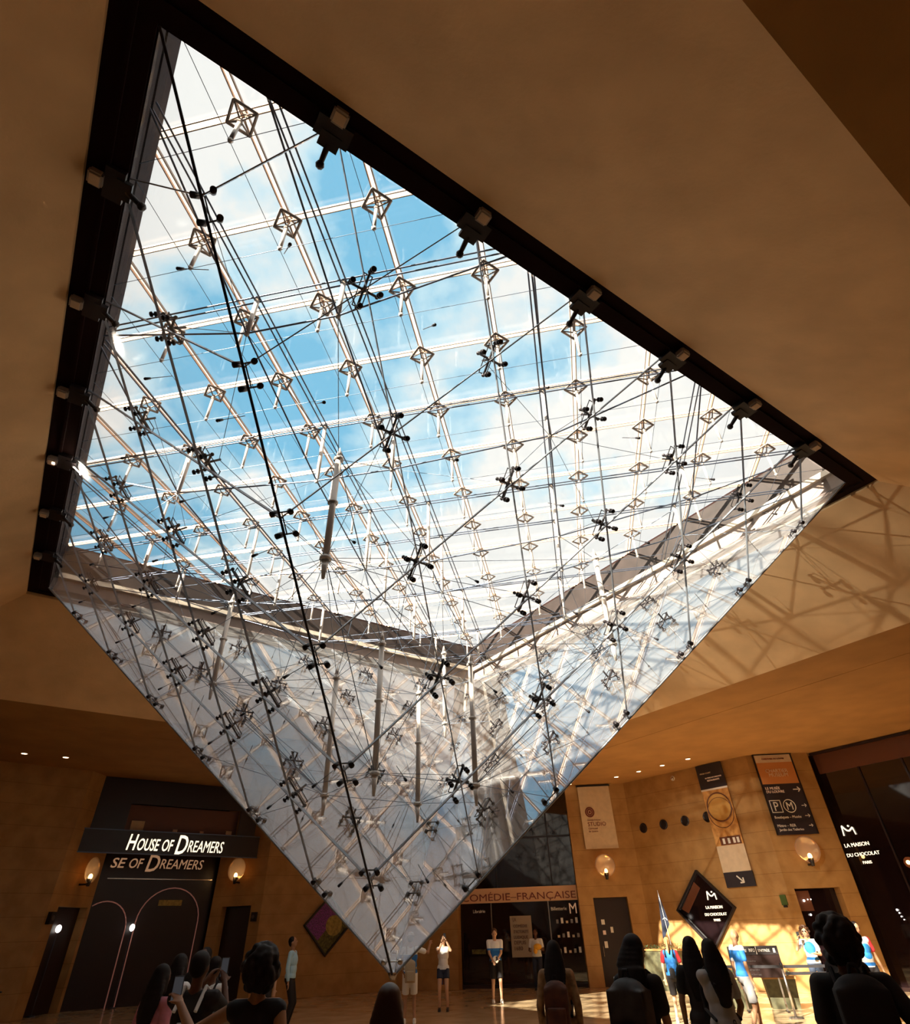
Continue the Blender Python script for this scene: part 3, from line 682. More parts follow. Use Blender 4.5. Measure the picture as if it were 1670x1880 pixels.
# ------------------------------------------------------------------ inverted glass pyramid
py = empty('glass_pyramid', (0, 0, ZT), 'huge inverted glass pyramid hanging point-down through the ceiling', 'pyramid')
tip = V((0, 0, ZT)); cn_ = {k: d*HD+V((0, 0, HT)) for k, d in DIR.items()}
CLIP = 6.87
for a, b_ in SIDES:
    ea, eb = (cn_[a]-tip)/7, (cn_[b_]-tip)/7
    n_ = ea.cross(eb).normalized()
    if n_.z > 0: n_ = -n_          # outward = downwards
    gp = .0075
    def ins(P, d):                  # shrink polygon towards its centre
        c = sum(P, V())/len(P); return [p+(c-p).normalized()*d for p in P]
    q = MB(); q.prism(ins([V(), ea, ea+eb, eb], .011), -n_*.026); GM = M['farglass'] if 'D' in (a, b_) else M['glass']; PM = q.mesh('glass_pane'); PM.materials.append(GM)
    k_ = CLIP-6
    q = MB(); q.prism(ins([V(), ea*k_, eb*k_], .011), -n_*.026); TM = q.mesh('glass_pane'); TM.materials.append(GM)
    for i in range(7):
        for j in range(7-i):
            o = tip+ea*i+eb*j
            inst('glass_pane', PM if i+j <= 5 else TM, py, Matrix.Translation(o))
    # joint seals along every glass line
    def seal(P, Q, w_):
        t = (Q-P).normalized(); s = n_.cross(t); q = MB(); q.box((P+Q)/2-n_*.013, ((Q-P).length/2, w_, .016), (t, s, n_)); return q.obj('joint_seal', M['joint'], py)
    for k in range(1, 7):
        w1, w2 = {'N': (.0068, .004), 'L': (.004, .0068)}.get(a, (.005, .005))
        seal(tip+ea*k, tip+ea*k+eb*(CLIP-k), w1); seal(tip+eb*k, tip+eb*k+ea*(CLIP-k), w2)
    up = (ea+eb).normalized(); hz = (eb-ea).normalized()
    q = MB()                                        # one cross fitting
    for sgn in (1, -1):
        for d, L in ((up, .225), (hz, .175)):
            p = d*(L*sgn)
            q.cyl(p+n_*.02, p-n_*.13, .013, .013, 8); q.cyl(p+n_*.012, p+n_*.032, .036, .030, 12); q.cyl(p-n_*.026, p-n_*.045, .034, .034, 12); q.sph(p-n_*.13, .026, 8, 6)
    for d, L in ((up, .225), (hz, .175)): q.cyl(-d*L-n_*.12, d*L-n_*.12, .016, .016, 8)
    for o in (-.055, .055): q.cyl(-up*.2+hz*o-n_*.17, up*.2+hz*o-n_*.17, .007, .007, 6)
    for o in (-.2, .2): q.cyl(up*o-hz*.06-n_*.17, up*o+hz*.06-n_*.17, .007, .007, 6)
    q.cyl(-n_*.08, -n_*.30, .016, .016, 8); q.sph(-n_*.12, .035, 8, 6)
    XM = q.mesh('cross_fitting', True); XM.materials.append(M['cross'])
    q = MB(); q.cyl(n_*.02, -n_*.05, .020, .014, 12); q.cyl(-n_*.04, -n_*.34, .005, .005, 6); q.sph(n_*.02, (.021, .021, .021), 8, 6)
    BT = q.mesh('pane_button', True); BT.materials.append(M['cross'])
    for i in range(1, 7):
        for j in range(1, 7-i+1):
            if i+j <= 6: inst('cross_fitting', XM, py, Matrix.Translation(tip+ea*i+eb*j))
    for i in range(6):
        for j in range(6-i): inst('pane_button', BT, py, Matrix.Translation(tip+ea*(i+.5)+eb*(j+.5)))
    # cables running from the fittings to the masts
    for i in range(1, 6):
        for j in range(1, 7-i):
            if i+j > 6: continue
            p = tip+ea*i+eb*j-n_*.28
            T_ = lb_+mb_ if i+j <= 4 else mb_+LW
            for s in near(p, T_, 2 if i+j < 6 else 1): rod('stay_cable', cn, p, s, .0042, 'cable')
for a in 'NRDL':
    e_ = (cn_[a]-tip)/7; t = e_.normalized(); nb = [s for s in SIDES if a in s]
    rod('edge_seal', py, tip, tip+e_*CLIP, .016, 'cross' if a == 'N' else 'joint')
    hs = []
    for s in nb:
        o = s[0] if s[1] == a else s[1]; hs.append((cn_[o]-cn_[a]).normalized())
    rad = DIR[a]
    q = MB()
    for d in (-.13, .13):
        ps = []
        for h in hs:
            nn = t.cross(h).normalized(); nn = nn if nn.z < 0 else -nn
            p = t*d+h*.15
            q.cyl(p-nn*.05, p+nn*.03, .034, .034, 14); q.cyl(p+nn*.03, p+nn*.036, .018, .018, 10); ps.append(p-nn*.045)
        q.cyl(ps[0], ps[1], .010, .010, 8)
    q.cyl(t*.13-rad*.11, -t*.13-rad*.11, .009, .009, 6)
    EM = q.mesh('edge_fitting', True); EM.materials.append(M['cross'])
    for k in range(1, 7):
        inst('edge_fitting', EM, py, Matrix.Translation(tip+e_*k))
        if k >= 2:
            p = tip+e_*k-rad*.12
            for s in near(p, (lb_ if k < 4 else mb_ if k < 6 else mb_+LW), 1): rod('stay_cable', cn, p, s, .0042, 'cable')
q = MB(); q.cyl((0, 0, ZT-.035), (0, 0, ZT+.05), .035, .085, 4); q.cyl((-.10, .0, ZT+.17), (.10, 0, ZT+.17), .010)
for s in (-1, 1): q.cyl((s*.10, -.05, ZT+.17), (s*.13, -.09, ZT+.165), .035, .035, 12)
for s in (-1, 1): q.cyl((s*.03, 0, ZT+.0), (s*.06, 0, ZT+.3), .006, .006, 6)
q.obj('tip_cap', M['chrome'], py, True)
# hanging brackets and floodlights on the caisson
LB = 'black steel bracket on the near {} frame side, {} below the {} corner'
def bracket(p, t, lab):
    e_ = empty('hanging_bracket', p, lab, 'bracket', 'steel hanging brackets along the frame'); s = V((-t.y, t.x, 0)); s = s if s.dot(V((p.x, p.y, 0))) < 0 else -s
    q = MB(); q.box(p+V((0, 0, -.03)), (.19, .10, .035), (t, s, V((0, 0, 1)))); q.obj('plate', M['black'], e_)
    q = MB(); q.box(p+s*.10+V((0, 0, -.05)), (.11, .08, .03), (t, s, V((0, 0, 1)))); q.cyl(p+s*.12+V((0, 0, -.04)), p+s*.30+V((0, 0, -.16)), .035, .028, 8); q.obj('hook', M['black'], e_)
    q = MB(); q.sph(p+s*.32+V((0, 0, -.17)), .05, 8, 6); q.obj('knob', M['cross'], e_)
ords = ['first', 'second', 'third', 'fourth', 'fifth', 'sixth']
for k in range(1, 7):
    p = V((k*MOD*1.0, -(7-k)*MOD, ZI-.02)); bracket(p*1.0, V((1, 1, 0)).normalized(), LB.format('right', ords[k-1], 'top'))
for k in range(1, 7):
    p = V((-k*MOD, -(7-k)*MOD, ZI-.02)); bracket(p, V((1, -1, 0)).normalized(), LB.format('left', ords[k-1], 'top'))
for sx, nm in ((1, 'right'), (-1, 'left')):
    for k in range(1, 7):
        x_ = k*MOD+.12*1; y_ = -(9.24-x_); p = V((sx*x_, y_, ZI-.10))
        e_ = empty('floodlight', p, 'small floodlight box under the near {} frame side, {} below the top corner'.format(nm, ords[k-1]), 'floodlight', 'small floodlights under the frame')
        mt = 'flood'; ax = (V((1, sx, 0)).normalized(), V((-sx, 1, 0)).normalized(), V((0, 0, 1)))
        q = MB(); q.box(p, (.085, .075, .055), ax); bmesh.ops.bevel(q.bm, geom=q.bm.edges[:], offset=.02, segments=2, affect='EDGES'); q.obj('housing', M[mt], e_)
        q = MB(); q.box(p+V((0, 0, .075)), (.02, .05, .03), ax); q.obj('mount', M['floodd'], e_)
        if sx < 0 and k in (2, 4):  # added lamps in unlit fixtures, imitating sun streaks reflected off the glass
            l = bpy.data.lights.new('caustic_spot', 'SPOT'); l.energy = 6800 if k == 4 else 3200; l.color = (1, .88, .70); l.spot_size = math.radians(34 if k == 4 else 26); l.spot_blend = .7; l.shadow_soft_size = .05
            lo = bpy.data.objects.new('caustic_spot', l); C.objects.link(lo); lo.parent = e_; lo.matrix_parent_inverse = e_.matrix_world.inverted()
            if k == 2: l.spot_size = math.radians(17); l.energy = 15000; l.spot_blend = 1.0
            lp = p+V((0, 0, -.09)); lo.location = lp; lo.rotation_euler = ((V((10.5, 4.6, 7.9)) if k == 4 else V((8.3, 15.0, 3.7)))-lp).to_track_quat('-Z', 'Y').to_euler()
        q = MB(); q.box(p+V((0, 0, -.056)), (.06, .05, .006), ax); q.obj('lens', M['cream'], e_)

# ------------------------------------------------------------------ queue barrier, display board, planters
def hedge(name, c, L, W_, H, rz, label, taper=.85):
    e_ = empty(name, (c[0], c[1], 0), label, 'planter', 'stone planters with clipped hedges', rz)
    X = V((math.cos(rz), math.sin(rz), 0)); Y = V((-math.sin(rz), math.cos(rz), 0)); c = V((c[0], c[1], 0))
    q = MB(); q.prism([c+X*sx*L*taper+Y*sy*W_*taper for sx, sy in ((-1, -1), (1, -1), (1, 1), (-1, 1))], (0, 0, .02))
    bm = q.bm; lo = [c+X*sx*L*taper+Y*sy*W_*taper for sx, sy in ((-1, -1), (1, -1), (1, 1), (-1, 1))]; hi = [c+X*sx*L+Y*sy*W_+V((0, 0, H)) for sx, sy in ((-1, -1), (1, -1), (1, 1), (-1, 1))]
    a = [bm.verts.new(p) for p in lo]; b = [bm.verts.new(p) for p in hi]
    for i in range(4): bm.faces.new([a[i], a[(i+1) % 4], b[(i+1) % 4], b[i]])
    bm.faces.new(b); q.obj('tub', M['planter'], e_)
    q = MB(); q.box(c+V((0, 0, H+.0)), (L+.02, W_+.02, .025), (X, Y, V((0, 0, 1)))); q.obj('rim', M['stone'], e_)
    q = MB()
    for _ in range(int(260*L)):
        p = c+X*random.uniform(-L, L)*.95+Y*random.uniform(-W_, W_)*.9+V((0, 0, H+random.uniform(.02, .13)))
        d = V((random.gauss(0, 1), random.gauss(0, 1), random.gauss(.3, 1))).normalized(); s = d.orthogonal().normalized()
        q.poly([p, p+d*.03+s*.014, p+d*.065, p+d*.03-s*.014])
    o = q.obj('foliage', M['hedge'], e_); o['kind'] = 'stuff'
ra = math.atan2(-3.69, 4.31)
hedge('hedge_planter', (5.15, 16.3), .75, .25, 1.1, ra, 'long stone planter with clipped greenery against the wall beside the dark door')
hedge('hedge_planter', (6.35, 10.95), .42, .26, .62, ra, 'tapered stone planter directly behind the bald person, left of two')
hedge('hedge_planter', (7.45, 10.75), .38, .26, .62, -.1, 'tapered stone planter behind the chrome barrier post, right of two')
db = empty('display_board', (6.95, 9.95, 0), 'black lettered display board on a stand beside the bald man', 'board')
fd = (V((6.25, 10.10, 0)), V((.99, -.12, 0)).normalized()); fdn = fd[1].cross(V((0, 0, 1))); FD = (fd[0], fd[1], fdn)
rect('board', FD, 0, 1.22, .66, 1.12, 0, .05, 'dark', db); rect('header', FD, 0, 1.22, 1.12, 1.30, 0, .06, 'black', db)
for uu, s, w_ in ((.12, 'MUSÉE', .34), (.52, 'INFO', .14), (.74, 'ENTRÉE', .28)): text_on('lettering', s, FD, uu, 1.18, w_, 'white', db, .065, .07)
for uu in (.04, 1.10): rect('pictogram', FD, uu, uu+.05, 1.16, 1.25, .06, .004, 'white', db)
rect('divider', FD, .69, .70, 1.13, 1.29, .06, .004, 'white', db)
for k in range(4): text_on('small_print', ['Expositions', 'Boutiques', 'Restaurants', 'Parking'][k], FD, .12+.02*k, .98-.09*k, .5, 'floodd', db, .055, .04)
for uu in (.15, 1.05): rect('leg', FD, uu-.02, uu+.02, 0, .66, 0, .03, 'chrome', db); rect('foot', FD, uu-.03, uu+.03, 0, .02, -.2, .45, 'dark', db)
bp = [(5.35, 9.3), (7.15, 8.72), (8.35, 8.6), (9.4, 9.5)]
for k, (a, c) in enumerate(bp):
    e_ = empty('barrier_post', (a, c, 0), ['chrome queue post left of the bald man', 'chrome queue post in front of the right planter', 'chrome queue post left of the man in black', 'chrome queue post behind the man in the red-sleeved shirt'][k], 'barrier', 'chrome queue posts')
    q = MB(); q.cyl((a, c, .02), (a, c, .95), .026, .026, 12); q.obj('post', M['chrome'], e_, True)
    q = MB(); q.cyl((a, c, 0), (a, c, .025), .17, .15, 18); q.obj('base', M['chrome'], e_)
    q = MB(); q.cyl((a, c, .90), (a, c, 1.0), .036, .036, 12); q.obj('belt_head', M['belt'], e_, True)
for k, (a, b) in enumerate(zip(bp, bp[1:])):
    for zz in ((.93,) if k != 1 else (.93, .80)):
        A, B = V((*a, zz)), V((*b, zz)); d = (B-A).normalized(); q = MB(); q.box((A+B)/2, ((B-A).length/2-.04, .004, .028), (d, V((-d.y, d.x, 0)), V((0, 0, 1))))
        o = q.obj('barrier_belt', M['belt']); tag(o, [['black barrier belt left of the bald man'], ['upper black belt between the planter post and the man in black', 'lower black belt between the planter post and the man in black'], ['black barrier belt behind the man in black']][k][0 if zz > .9 else 1], 'belt')

# ------------------------------------------------------------------ people
def skin(n, c): return pm(n, c, .55, 0, .35)
M.update(sk_light=skin('skin_light', (.62, .36, .22)), sk_mid=skin('skin_mid', (.38, .19, .10)), sk_dark=skin('skin_dark', (.13, .055, .03)),
 h_black=pm('hair_black', (.009, .005, .005), .65, 0, .25), h_brown=pm('hair_brown', (.10, .04, .018), .5), h_blonde=pm('hair_blonde', (.38, .20, .08), .5),
 c_black=pm('cloth_black', (.010, .007, .008), .8), c_white=pm('cloth_white', (.80, .80, .80), .8), c_blue=pm('cloth_blue', (.05, .16, .50), .8), c_sky=pm('cloth_sky_blue', (.42, .66, .82), .8),
 c_pink=pm('cloth_pink', (.62, .22, .28), .8, var=.2, vscale=8), c_grey=pm('cloth_grey', (.42, .40, .40), .8, var=.1), c_khaki=pm('cloth_khaki', (.42, .33, .22), .8), c_denim=pm('cloth_denim', (.05, .07, .12), .8),
 c_red=pm('cloth_red', (.62, .03, .04), .8), c_tan=pm('cloth_tan', (.30, .16, .07), .8, var=.4, vscale=14), c_grshort=pm('cloth_grey_shorts', (.26, .24, .24), .8), c_navy=pm('cloth_navy', (.02, .025, .05), .8),
 shoe_w=pm('shoe_white', (.85, .83, .80), .5), shoe_d=pm('shoe_dark', (.03, .02, .02), .5), eye=pm('eye', (.02, .01, .01), .2), lip=pm('lip', (.32, .09, .07), .5), c_orange=pm('cloth_orange', (.85, .42, .03), .7))
def banded(name, bands, emblem=None):
    mt = pm(name, (.8, .8, .8), .8); nt = mt.node_tree; b = nt.nodes['Principled BSDF']
    t = node(nt, 'ShaderNodeTexCoord'); s = node(nt, 'ShaderNodeSeparateXYZ'); nt.links.new(t.outputs['Object'], s.inputs[0])
    mr = node(nt, 'ShaderNodeMath', operation='MULTIPLY'); nt.links.new(s.outputs['Z'], mr.inputs[0]); mr.inputs[1].default_value = .5
    c = node(nt, 'ShaderNodeValToRGB'); c.color_ramp.interpolation = 'CONSTANT'; nt.links.new(mr.outputs[0], c.inputs[0])
    el = c.color_ramp.elements
    el[0].position = 0; el[0].color = (*bands[0][1], 1); el[1].position = bands[1][0]/2; el[1].color = (*bands[1][1], 1)
    for z, col in bands[2:]: n = el.new(z/2); n.color = (*col, 1)
    o = c.outputs[0]
    if emblem:
        vm = node(nt, 'ShaderNodeVectorMath', operation='DISTANCE'); nt.links.new(t.outputs['Object'], vm.inputs[0]); vm.inputs[1].default_value = emblem[0]
        lt = node(nt, 'ShaderNodeMath', operation='LESS_THAN'); nt.links.new(vm.outputs['Value'], lt.inputs[0]); lt.inputs[1].default_value = emblem[1]
        mx = node(nt, 'ShaderNodeMixRGB'); nt.links.new(lt.outputs[0], mx.inputs[0]); nt.links.new(o, mx.inputs[1]); mx.inputs[2].default_value = (*emblem[2], 1); o = mx.outputs[0]
    nt.links.new(o, b.inputs['Base Color']); return mt
BL, WH = (.02, .17, .52), (.85, .85, .84)
M['jersey'] = banded('jersey_white_over_blue', [(0, BL), (1.33, WH)], ((0, -.13, 1.05), .10, WH))
M['jersey2'] = banded('jersey_blue_with_white_patch', [(0, WH), (.92, BL), (1.34, WH)], ((.12, .10, 1.12), .12, WH))
M['jersey3'] = banded('jersey_white_with_blue_swoosh', [(0, WH), (.96, BL), (1.02, WH)], ((.02, -.12, 1.22), .14, (.03, .25, .65)))

TMP = bpy.data.scenes.new('tmp')
def vox(mb, size, name, mt, parent, smooth=2):
    me = mb.mesh('tmp'); o = bpy.data.objects.new('tmp', me); TMP.collection.objects.link(o)
    m_ = o.modifiers.new('r', 'REMESH'); m_.mode = 'VOXEL'; m_.voxel_size = size; m_.use_smooth_shade = True
    if smooth: s = o.modifiers.new('s', 'SMOOTH'); s.iterations = smooth; s.factor = .5
    vl = TMP.view_layers[0]; vl.update(); dg = vl.depsgraph
    r = bpy.data.meshes.new_from_object(o.evaluated_get(dg)); bpy.data.objects.remove(o); r.name = name
    r.materials.clear(); ob = bpy.data.objects.new(name, r); C.objects.link(ob); r.materials.append(mt)
    ob.parent = parent; return ob
def cap(mb, a, b, ra, rb):
    a, b = V(a), V(b); mb.cyl(a, b, ra, rb, 12); mb.sph(a, ra, 12, 8); mb.sph(b, rb, 12, 8)
def ik(S_, T, a, b, hint):
    S_, T = V(S_), V(T); d = T-S_; L = min(d.length, (a+b)*.985); dn = d.normalized(); T = S_+dn*L
    x = (a*a-b*b+L*L)/(2*L); h = math.sqrt(max(0, a*a-x*x)); p = (V(hint)-dn*V(hint).dot(dn)).normalized()
    return S_+dn*x+p*h, T
def person(loc, face, h, label, sk='sk_light', hair='short', hcol='h_black', top='c_white', sleeve='short', bottom='shorts', bcol='c_black', shoe='shoe_w', armL=None, armR=None, step=0, pitch=0, yaw_=0, fem=False, sunglass=False, cap_=None, vs=.012, group=None, sleeve_mat=None, hem=.86):
    s = h/1.75
    e_ = empty('person', (loc[0], loc[1], 0), label, 'person', group, math.radians(face))
    pass
    def K(x, y, z): return V((x, y, z))*s
    sw_ = .165 if fem else .19; hw = .09
    # head frame
    N0 = K(0, .01, 1.50); Rm = Matrix.Rotation(math.radians(yaw_), 3, 'Z') @ Matrix.Rotation(math.radians(pitch), 3, 'X')
    def Hd(x, y, z): return N0+Rm @ (K(x, y, z)-N0)
    b = MB(); sp = lambda mb, c, r, rot=None: mb.sph(c, tuple(q*s for q in r), 14, 10, rot)
    sp(b, K(0, 0, 1.28), (.150 if fem else .165, .105, .19)); sp(b, K(0, 0, 1.08), (.125 if fem else .145, .095, .17)); sp(b, K(0, .01, .93), (.165, .115, .12))
    cap(b, K(-sw_+.02, .01, 1.415), K(sw_-.02, .01, 1.415), .058*s, .058*s); cap(b, K(0, .015, 1.42), Hd(0, .01, 1.56), .055*s, .050*s)
    sp(b, Hd(0, 0, 1.635), (.074, .092, .112), Rm); sp(b, Hd(0, -.025, 1.575), (.052, .060, .055), Rm)
    sp(b, Hd(0, -.095, 1.615), (.013, .020, .022), Rm)
    for x in (-.074, .074): sp(b, Hd(x, .005, 1.62), (.012, .022, .032), Rm)
    arms = {}
    for sd_, tgt in ((1, armL), (-1, armR)):
        Sh = K(sd_*sw_, .01, 1.41); tgt = tgt or (sd_*(sw_+.07), -.02, .84)
        El, Ha = ik(Sh, K(*tgt), .29*s, .26*s, (sd_*.5, .5, -1)); arms[sd_] = (Sh, El, Ha)
        cap(b, Sh, El, .048*s, .037*s); cap(b, El, Ha, .038*s, .027*s)
        d = (Ha-El).normalized(); sd2 = d.cross(V((0, 0, 1))); sd2 = sd2.normalized() if sd2.length > .1 else V((0, 1, 0)); up_ = sd2.cross(d).normalized()
        pc = Ha+d*.045*s; q_ = Matrix((sd2, up_, d)).transposed(); b.sph(pc, (.040*s, .018*s, .052*s), 10, 8, q_)
        for k, L in enumerate((.058, .070, .074, .066)):
            o = sd2*((k-1.5)*.021*s); p0 = pc+d*.035*s+o; p1 = p0+(d+up_*-.15)*L*.55*s+o*.1; p2 = p1+(d-up_*.9)*L*.42*s
            cap(b, p0, p1, .0098*s, .009*s); cap(b, p1, p2, .009*s, .0075*s)
        th = pc-d*.02*s+sd2*(-sd_*.036*s); cap(b, th, th+(d*.6-sd2*sd_*.7-up_*.2)*.045*s, .012*s, .009*s)
    legs = {}
    for sd_ in (1, -1):
        st = step*sd_
        Hp = K(sd_*hw, 0, .90); An = K(sd_*(hw+.03), -st, .085+.02*abs(step)); Kn, An = ik(Hp, An, .43*s, .42*s, (0, -1, .05)); legs[sd_] = (Hp, Kn, An)
        cap(b, Hp, Kn, .082*s, .052*s); cap(b, Kn, An, .050*s, .034*s); sp(b, Kn*.62+An*.38+K(0, .018, 0), (.046, .05, .10))
        sp(b, An+K(0, -.055, -.045), (.038, .11, .032))
    body = vox(b, vs*s, 'body', M[sk], e_, 2)
    # face
    q = MB()
    if sunglass:
        for x in (-.032, .032): q.sph(Hd(x, -.088, 1.645), (.024*s, .010*s, .018*s), 10, 6, Rm)
        q.cyl(Hd(-.05, -.088, 1.65), Hd(.05, -.088, 1.65), .004*s, .004*s, 6); q.obj('sunglasses', M['eye'], e_).matrix_parent_inverse = Matrix.Identity(4)
    else:
        for x in (-.030, .030): q.sph(Hd(x, -.083, 1.640), (.012*s, .007*s, .007*s), 8, 5, Rm); q.sph(Hd(x, -.083, 1.662), (.016*s, .006*s, .004*s), 8, 5, Rm)
        q.obj('eyes', M['eye'], e_).matrix_parent_inverse = Matrix.Identity(4)
    q = MB(); q.sph(Hd(0, -.083, 1.578), (.022*s, .007*s, .007*s), 8, 5, Rm); q.obj('mouth', M['lip'], e_).matrix_parent_inverse = Matrix.Identity(4)
    # hair
    q = MB()
    if hair != 'bald' or cap_:
        sp(q, Hd(0, .026, 1.668), (.087, .094, .092), Rm)
        if hair in ('short',): sp(q, Hd(0, .050, 1.63), (.082, .062, .080), Rm)
        if hair == 'long':
            for k in range(15):
                u = k/14; z = 1.66-.48*u
                p = Hd(0, .045+.03*min(1, u*4), z) if z > 1.50 else K(0, .085+.04*min(1, (1.50-z)*6), z)
                sp(q, p, (.090+.048*math.sin(math.pi*min(1, u*1.1))-.012*max(0, u-.75)*4, .076-.035*u, .055))
                if 1.52 < z < 1.64:
                    for x in (-.07, .07): sp(q, Hd(x, .02, z), (.03, .05, .05))
        if hair == 'bun': sp(q, Hd(0, .055, 1.62), (.08, .06, .08), Rm); sp(q, Hd(0, .10, 1.75), (.05, .05, .05))
        if hair == 'pony':
            sp(q, Hd(0, .055, 1.63), (.078, .06, .08), Rm); cap(q, Hd(0, .11, 1.68), K(0, .15, 1.42), .035*s, .02*s)
        if hair == 'curly':
            rr = random.Random(3)
            for _ in range(70):
                d = V((rr.gauss(0, 1), rr.gauss(.5, 1), rr.gauss(.3, 1))).normalized(); p = Hd(0, .03, 1.64)+V((d.x*.115, d.y*.115, d.z*.13))*s
                if d.y > -.5 or d.z > .5: sp(q, p, (.035, .035, .035))
        vox(q, .011*s, 'hair', M[hcol], e_, 1)
    if cap_:
        q = MB(); sp(q, Hd(0, .012, 1.70), (.090, .102, .075), Rm)
        cap_b = 1 if cap_[0] == 'f' else -1
        q.box(Hd(0, -.13*cap_b, 1.695), (.065*s, .06*s, .006*s), (Rm @ V((1, 0, 0)), Rm @ V((0, 1, -.15)).normalized(), Rm @ V((0, .15, 1)).normalized()))
        vox(q, .010*s, 'cap', M[cap_[1]], e_, 1)
    # shirt
    q = MB(); g_ = .016
    sp(q, K(0, 0, 1.27), ((.150 if fem else .165)+g_+.006, .105+g_+.01, .185)); sp(q, K(0, 0, 1.10), ((.130 if fem else .155)+g_, .10+g_+.012, .19)); 
    sp(q, K(0, .008, .97), (.168+g_, .115+g_, hem and max(.05, .97-hem+.02)))
    cap(q, K(-sw_+.02, .01, 1.405), K(sw_-.02, .01, 1.405), .068*s, .068*s)
    qz = []
    for sd_ in (1, -1):
        Sh, El, Ha = arms[sd_]; qs = q
        if sleeve_mat: qs = MB(); qz.append(qs)
        if sleeve == 'short': cap(qs, Sh, Sh.lerp(El, .62), .064*s, .060*s)
        elif sleeve == 'long': cap(qs, Sh, El, .062*s, .050*s); cap(qs, El, El.lerp(Ha, .86), .050*s, .038*s)
        else: cap(qs, Sh, Sh.lerp(El, .05), .055*s, .05*s)
    if bottom == 'dress':
        q.cyl(K(0, 0, .98), K(0, 0, .45), .18*s, .27*s, 20)
    vox(q, .013*s, 'dress' if bottom == 'dress' else 'shirt', M[top], e_, 2)
    if sleeve_mat:
        for z_ in qz: vox(z_, .012*s, 'sleeve', M[sleeve_mat], e_, 1)
    # bottoms
    if bottom != 'dress':
        q = MB(); sp(q, K(0, .01, .92), (.180, .130, .11))
        for sd_ in (1, -1):
            Hp, Kn, An = legs[sd_]
            if bottom == 'shorts': q.cyl(Hp+K(0, 0, .05), Hp.lerp(Kn, .86), .100*s, .088*s, 16)
            elif bottom == 'hotpants': q.cyl(Hp+K(0, 0, .05), Hp.lerp(Kn, .42), .098*s, .094*s, 16)
            else: cap(q, Hp, Kn, .096*s, .070*s); cap(q, Kn, An, .070*s, .052*s)
        vox(q, .013*s, 'shorts' if bottom in ('shorts', 'hotpants') else 'trousers', M[bcol], e_, 1)
    for sd_ in (1, -1):
        An = legs[sd_][2]; q = MB(); sp(q, An+K(0, -.058, -.040), (.047, .128, .040)); q.box(An+K(0, -.058, -.074), (.042*s, .122*s, .008*s)); sp(q, An+K(0, .01, -.01), (.042, .05, .04))
        vox(q, .011*s, 'shoe', M[shoe], e_, 1)
    return e_, s, arms, Hd
def backpack(pr, label, mt, strap='c_black', z=1.2, size=1.0, front=False):
    e0, s, arms, Hd = pr; sg = -1 if front else 1
    Wm = e0.matrix_world; base = Wm @ V((0, sg*.21*s, (z-.25)*s))
    e_ = empty('backpack', base, label, 'backpack', None, e0.rotation_euler.z); pass
    def add(name, q, mt_, v=.014):
        o = vox(q, v, name, M[mt_], e_, 8); o.parent = e_; o.matrix_parent_inverse = Matrix.Identity(4); return o
    k = s*size; q = MB(); q.box((0, 0, .23*k), (.15*k, .075*k, .23*k)); q.sph((0, 0, .44*k), (.15*k, .075*k, .09*k), 12, 8); add('bag', q, mt)
    q = MB(); q.box((0, sg*.09*k, .15*k), (.115*k, .035*k, .12*k)); add('front_pocket', q, mt)
    q = MB(); q.tube([V((-.03, 0, .52))*k, V((-.02, 0, .57))*k, V((.02, 0, .57))*k, V((.03, 0, .52))*k], .009*k, 6); o = q.obj('handle', M[strap], e_); o.matrix_parent_inverse = Matrix.Identity(4)
    for x in (-.10, .10):
        q = MB(); top_ = 1.47*s-(z-.25)*s
        pts = [V((x*s, -sg*.06*s, top_-.14*s)), V((x*s, -sg*.19*s, top_+.02*s)), V((x*1.15*s, -sg*.29*s, top_-.03*s)), V((x*1.3*s, -sg*.355*s, top_-.18*s)), V((x*1.45*s, -sg*.32*s, top_-.36*s)), V((x*1.5*s, -sg*.12*s, top_-.44*s))]
        for a, b in zip(pts, pts[1:]): q.cyl(a, b, .017*s, .017*s, 8); q.sph(b, .017*s, 8, 5)
        o = q.obj('shoulder_strap', M[strap], e_); o.matrix_parent_inverse = Matrix.Identity(4)
    return e_
def held(pr, side, name, label, cat, build):
    e0, s, arms, Hd = pr; Sh, El, Ha = arms[side]; d = (Ha-El).normalized(); p = e0.matrix_world @ (Ha+d*.10*s)
    e_ = empty(name, p, label, cat); pass; build(p, e_); return e_
def phone(pr, side, label, ax=None):
    def bd(p, e_):
        fw = (pr[0].matrix_world.to_3x3() @ V((0, -1, 0))).normalized(); rt = fw.cross(V((0, 0, 1)))
        q = MB(); q.box(p+V((0, 0, .03)), (.037, .004, .075), (rt, fw, V((0, 0, 1)))); bmesh.ops.bevel(q.bm, geom=q.bm.edges[:], offset=.003, segments=1, affect='EDGES'); q.obj('case', M['black'], e_)
        q = MB(); q.box(p+V((0, 0, .03))-fw*.005, (.033, .001, .069), (rt, fw, V((0, 0, 1)))); q.obj('screen', M['screen'], e_)
    return held(pr, side, 'phone', label, 'phone', bd)
M['screen'] = pm('phone_screen', (.08, .08, .09), .2, emit=(.6, .62, .7), es=.04)

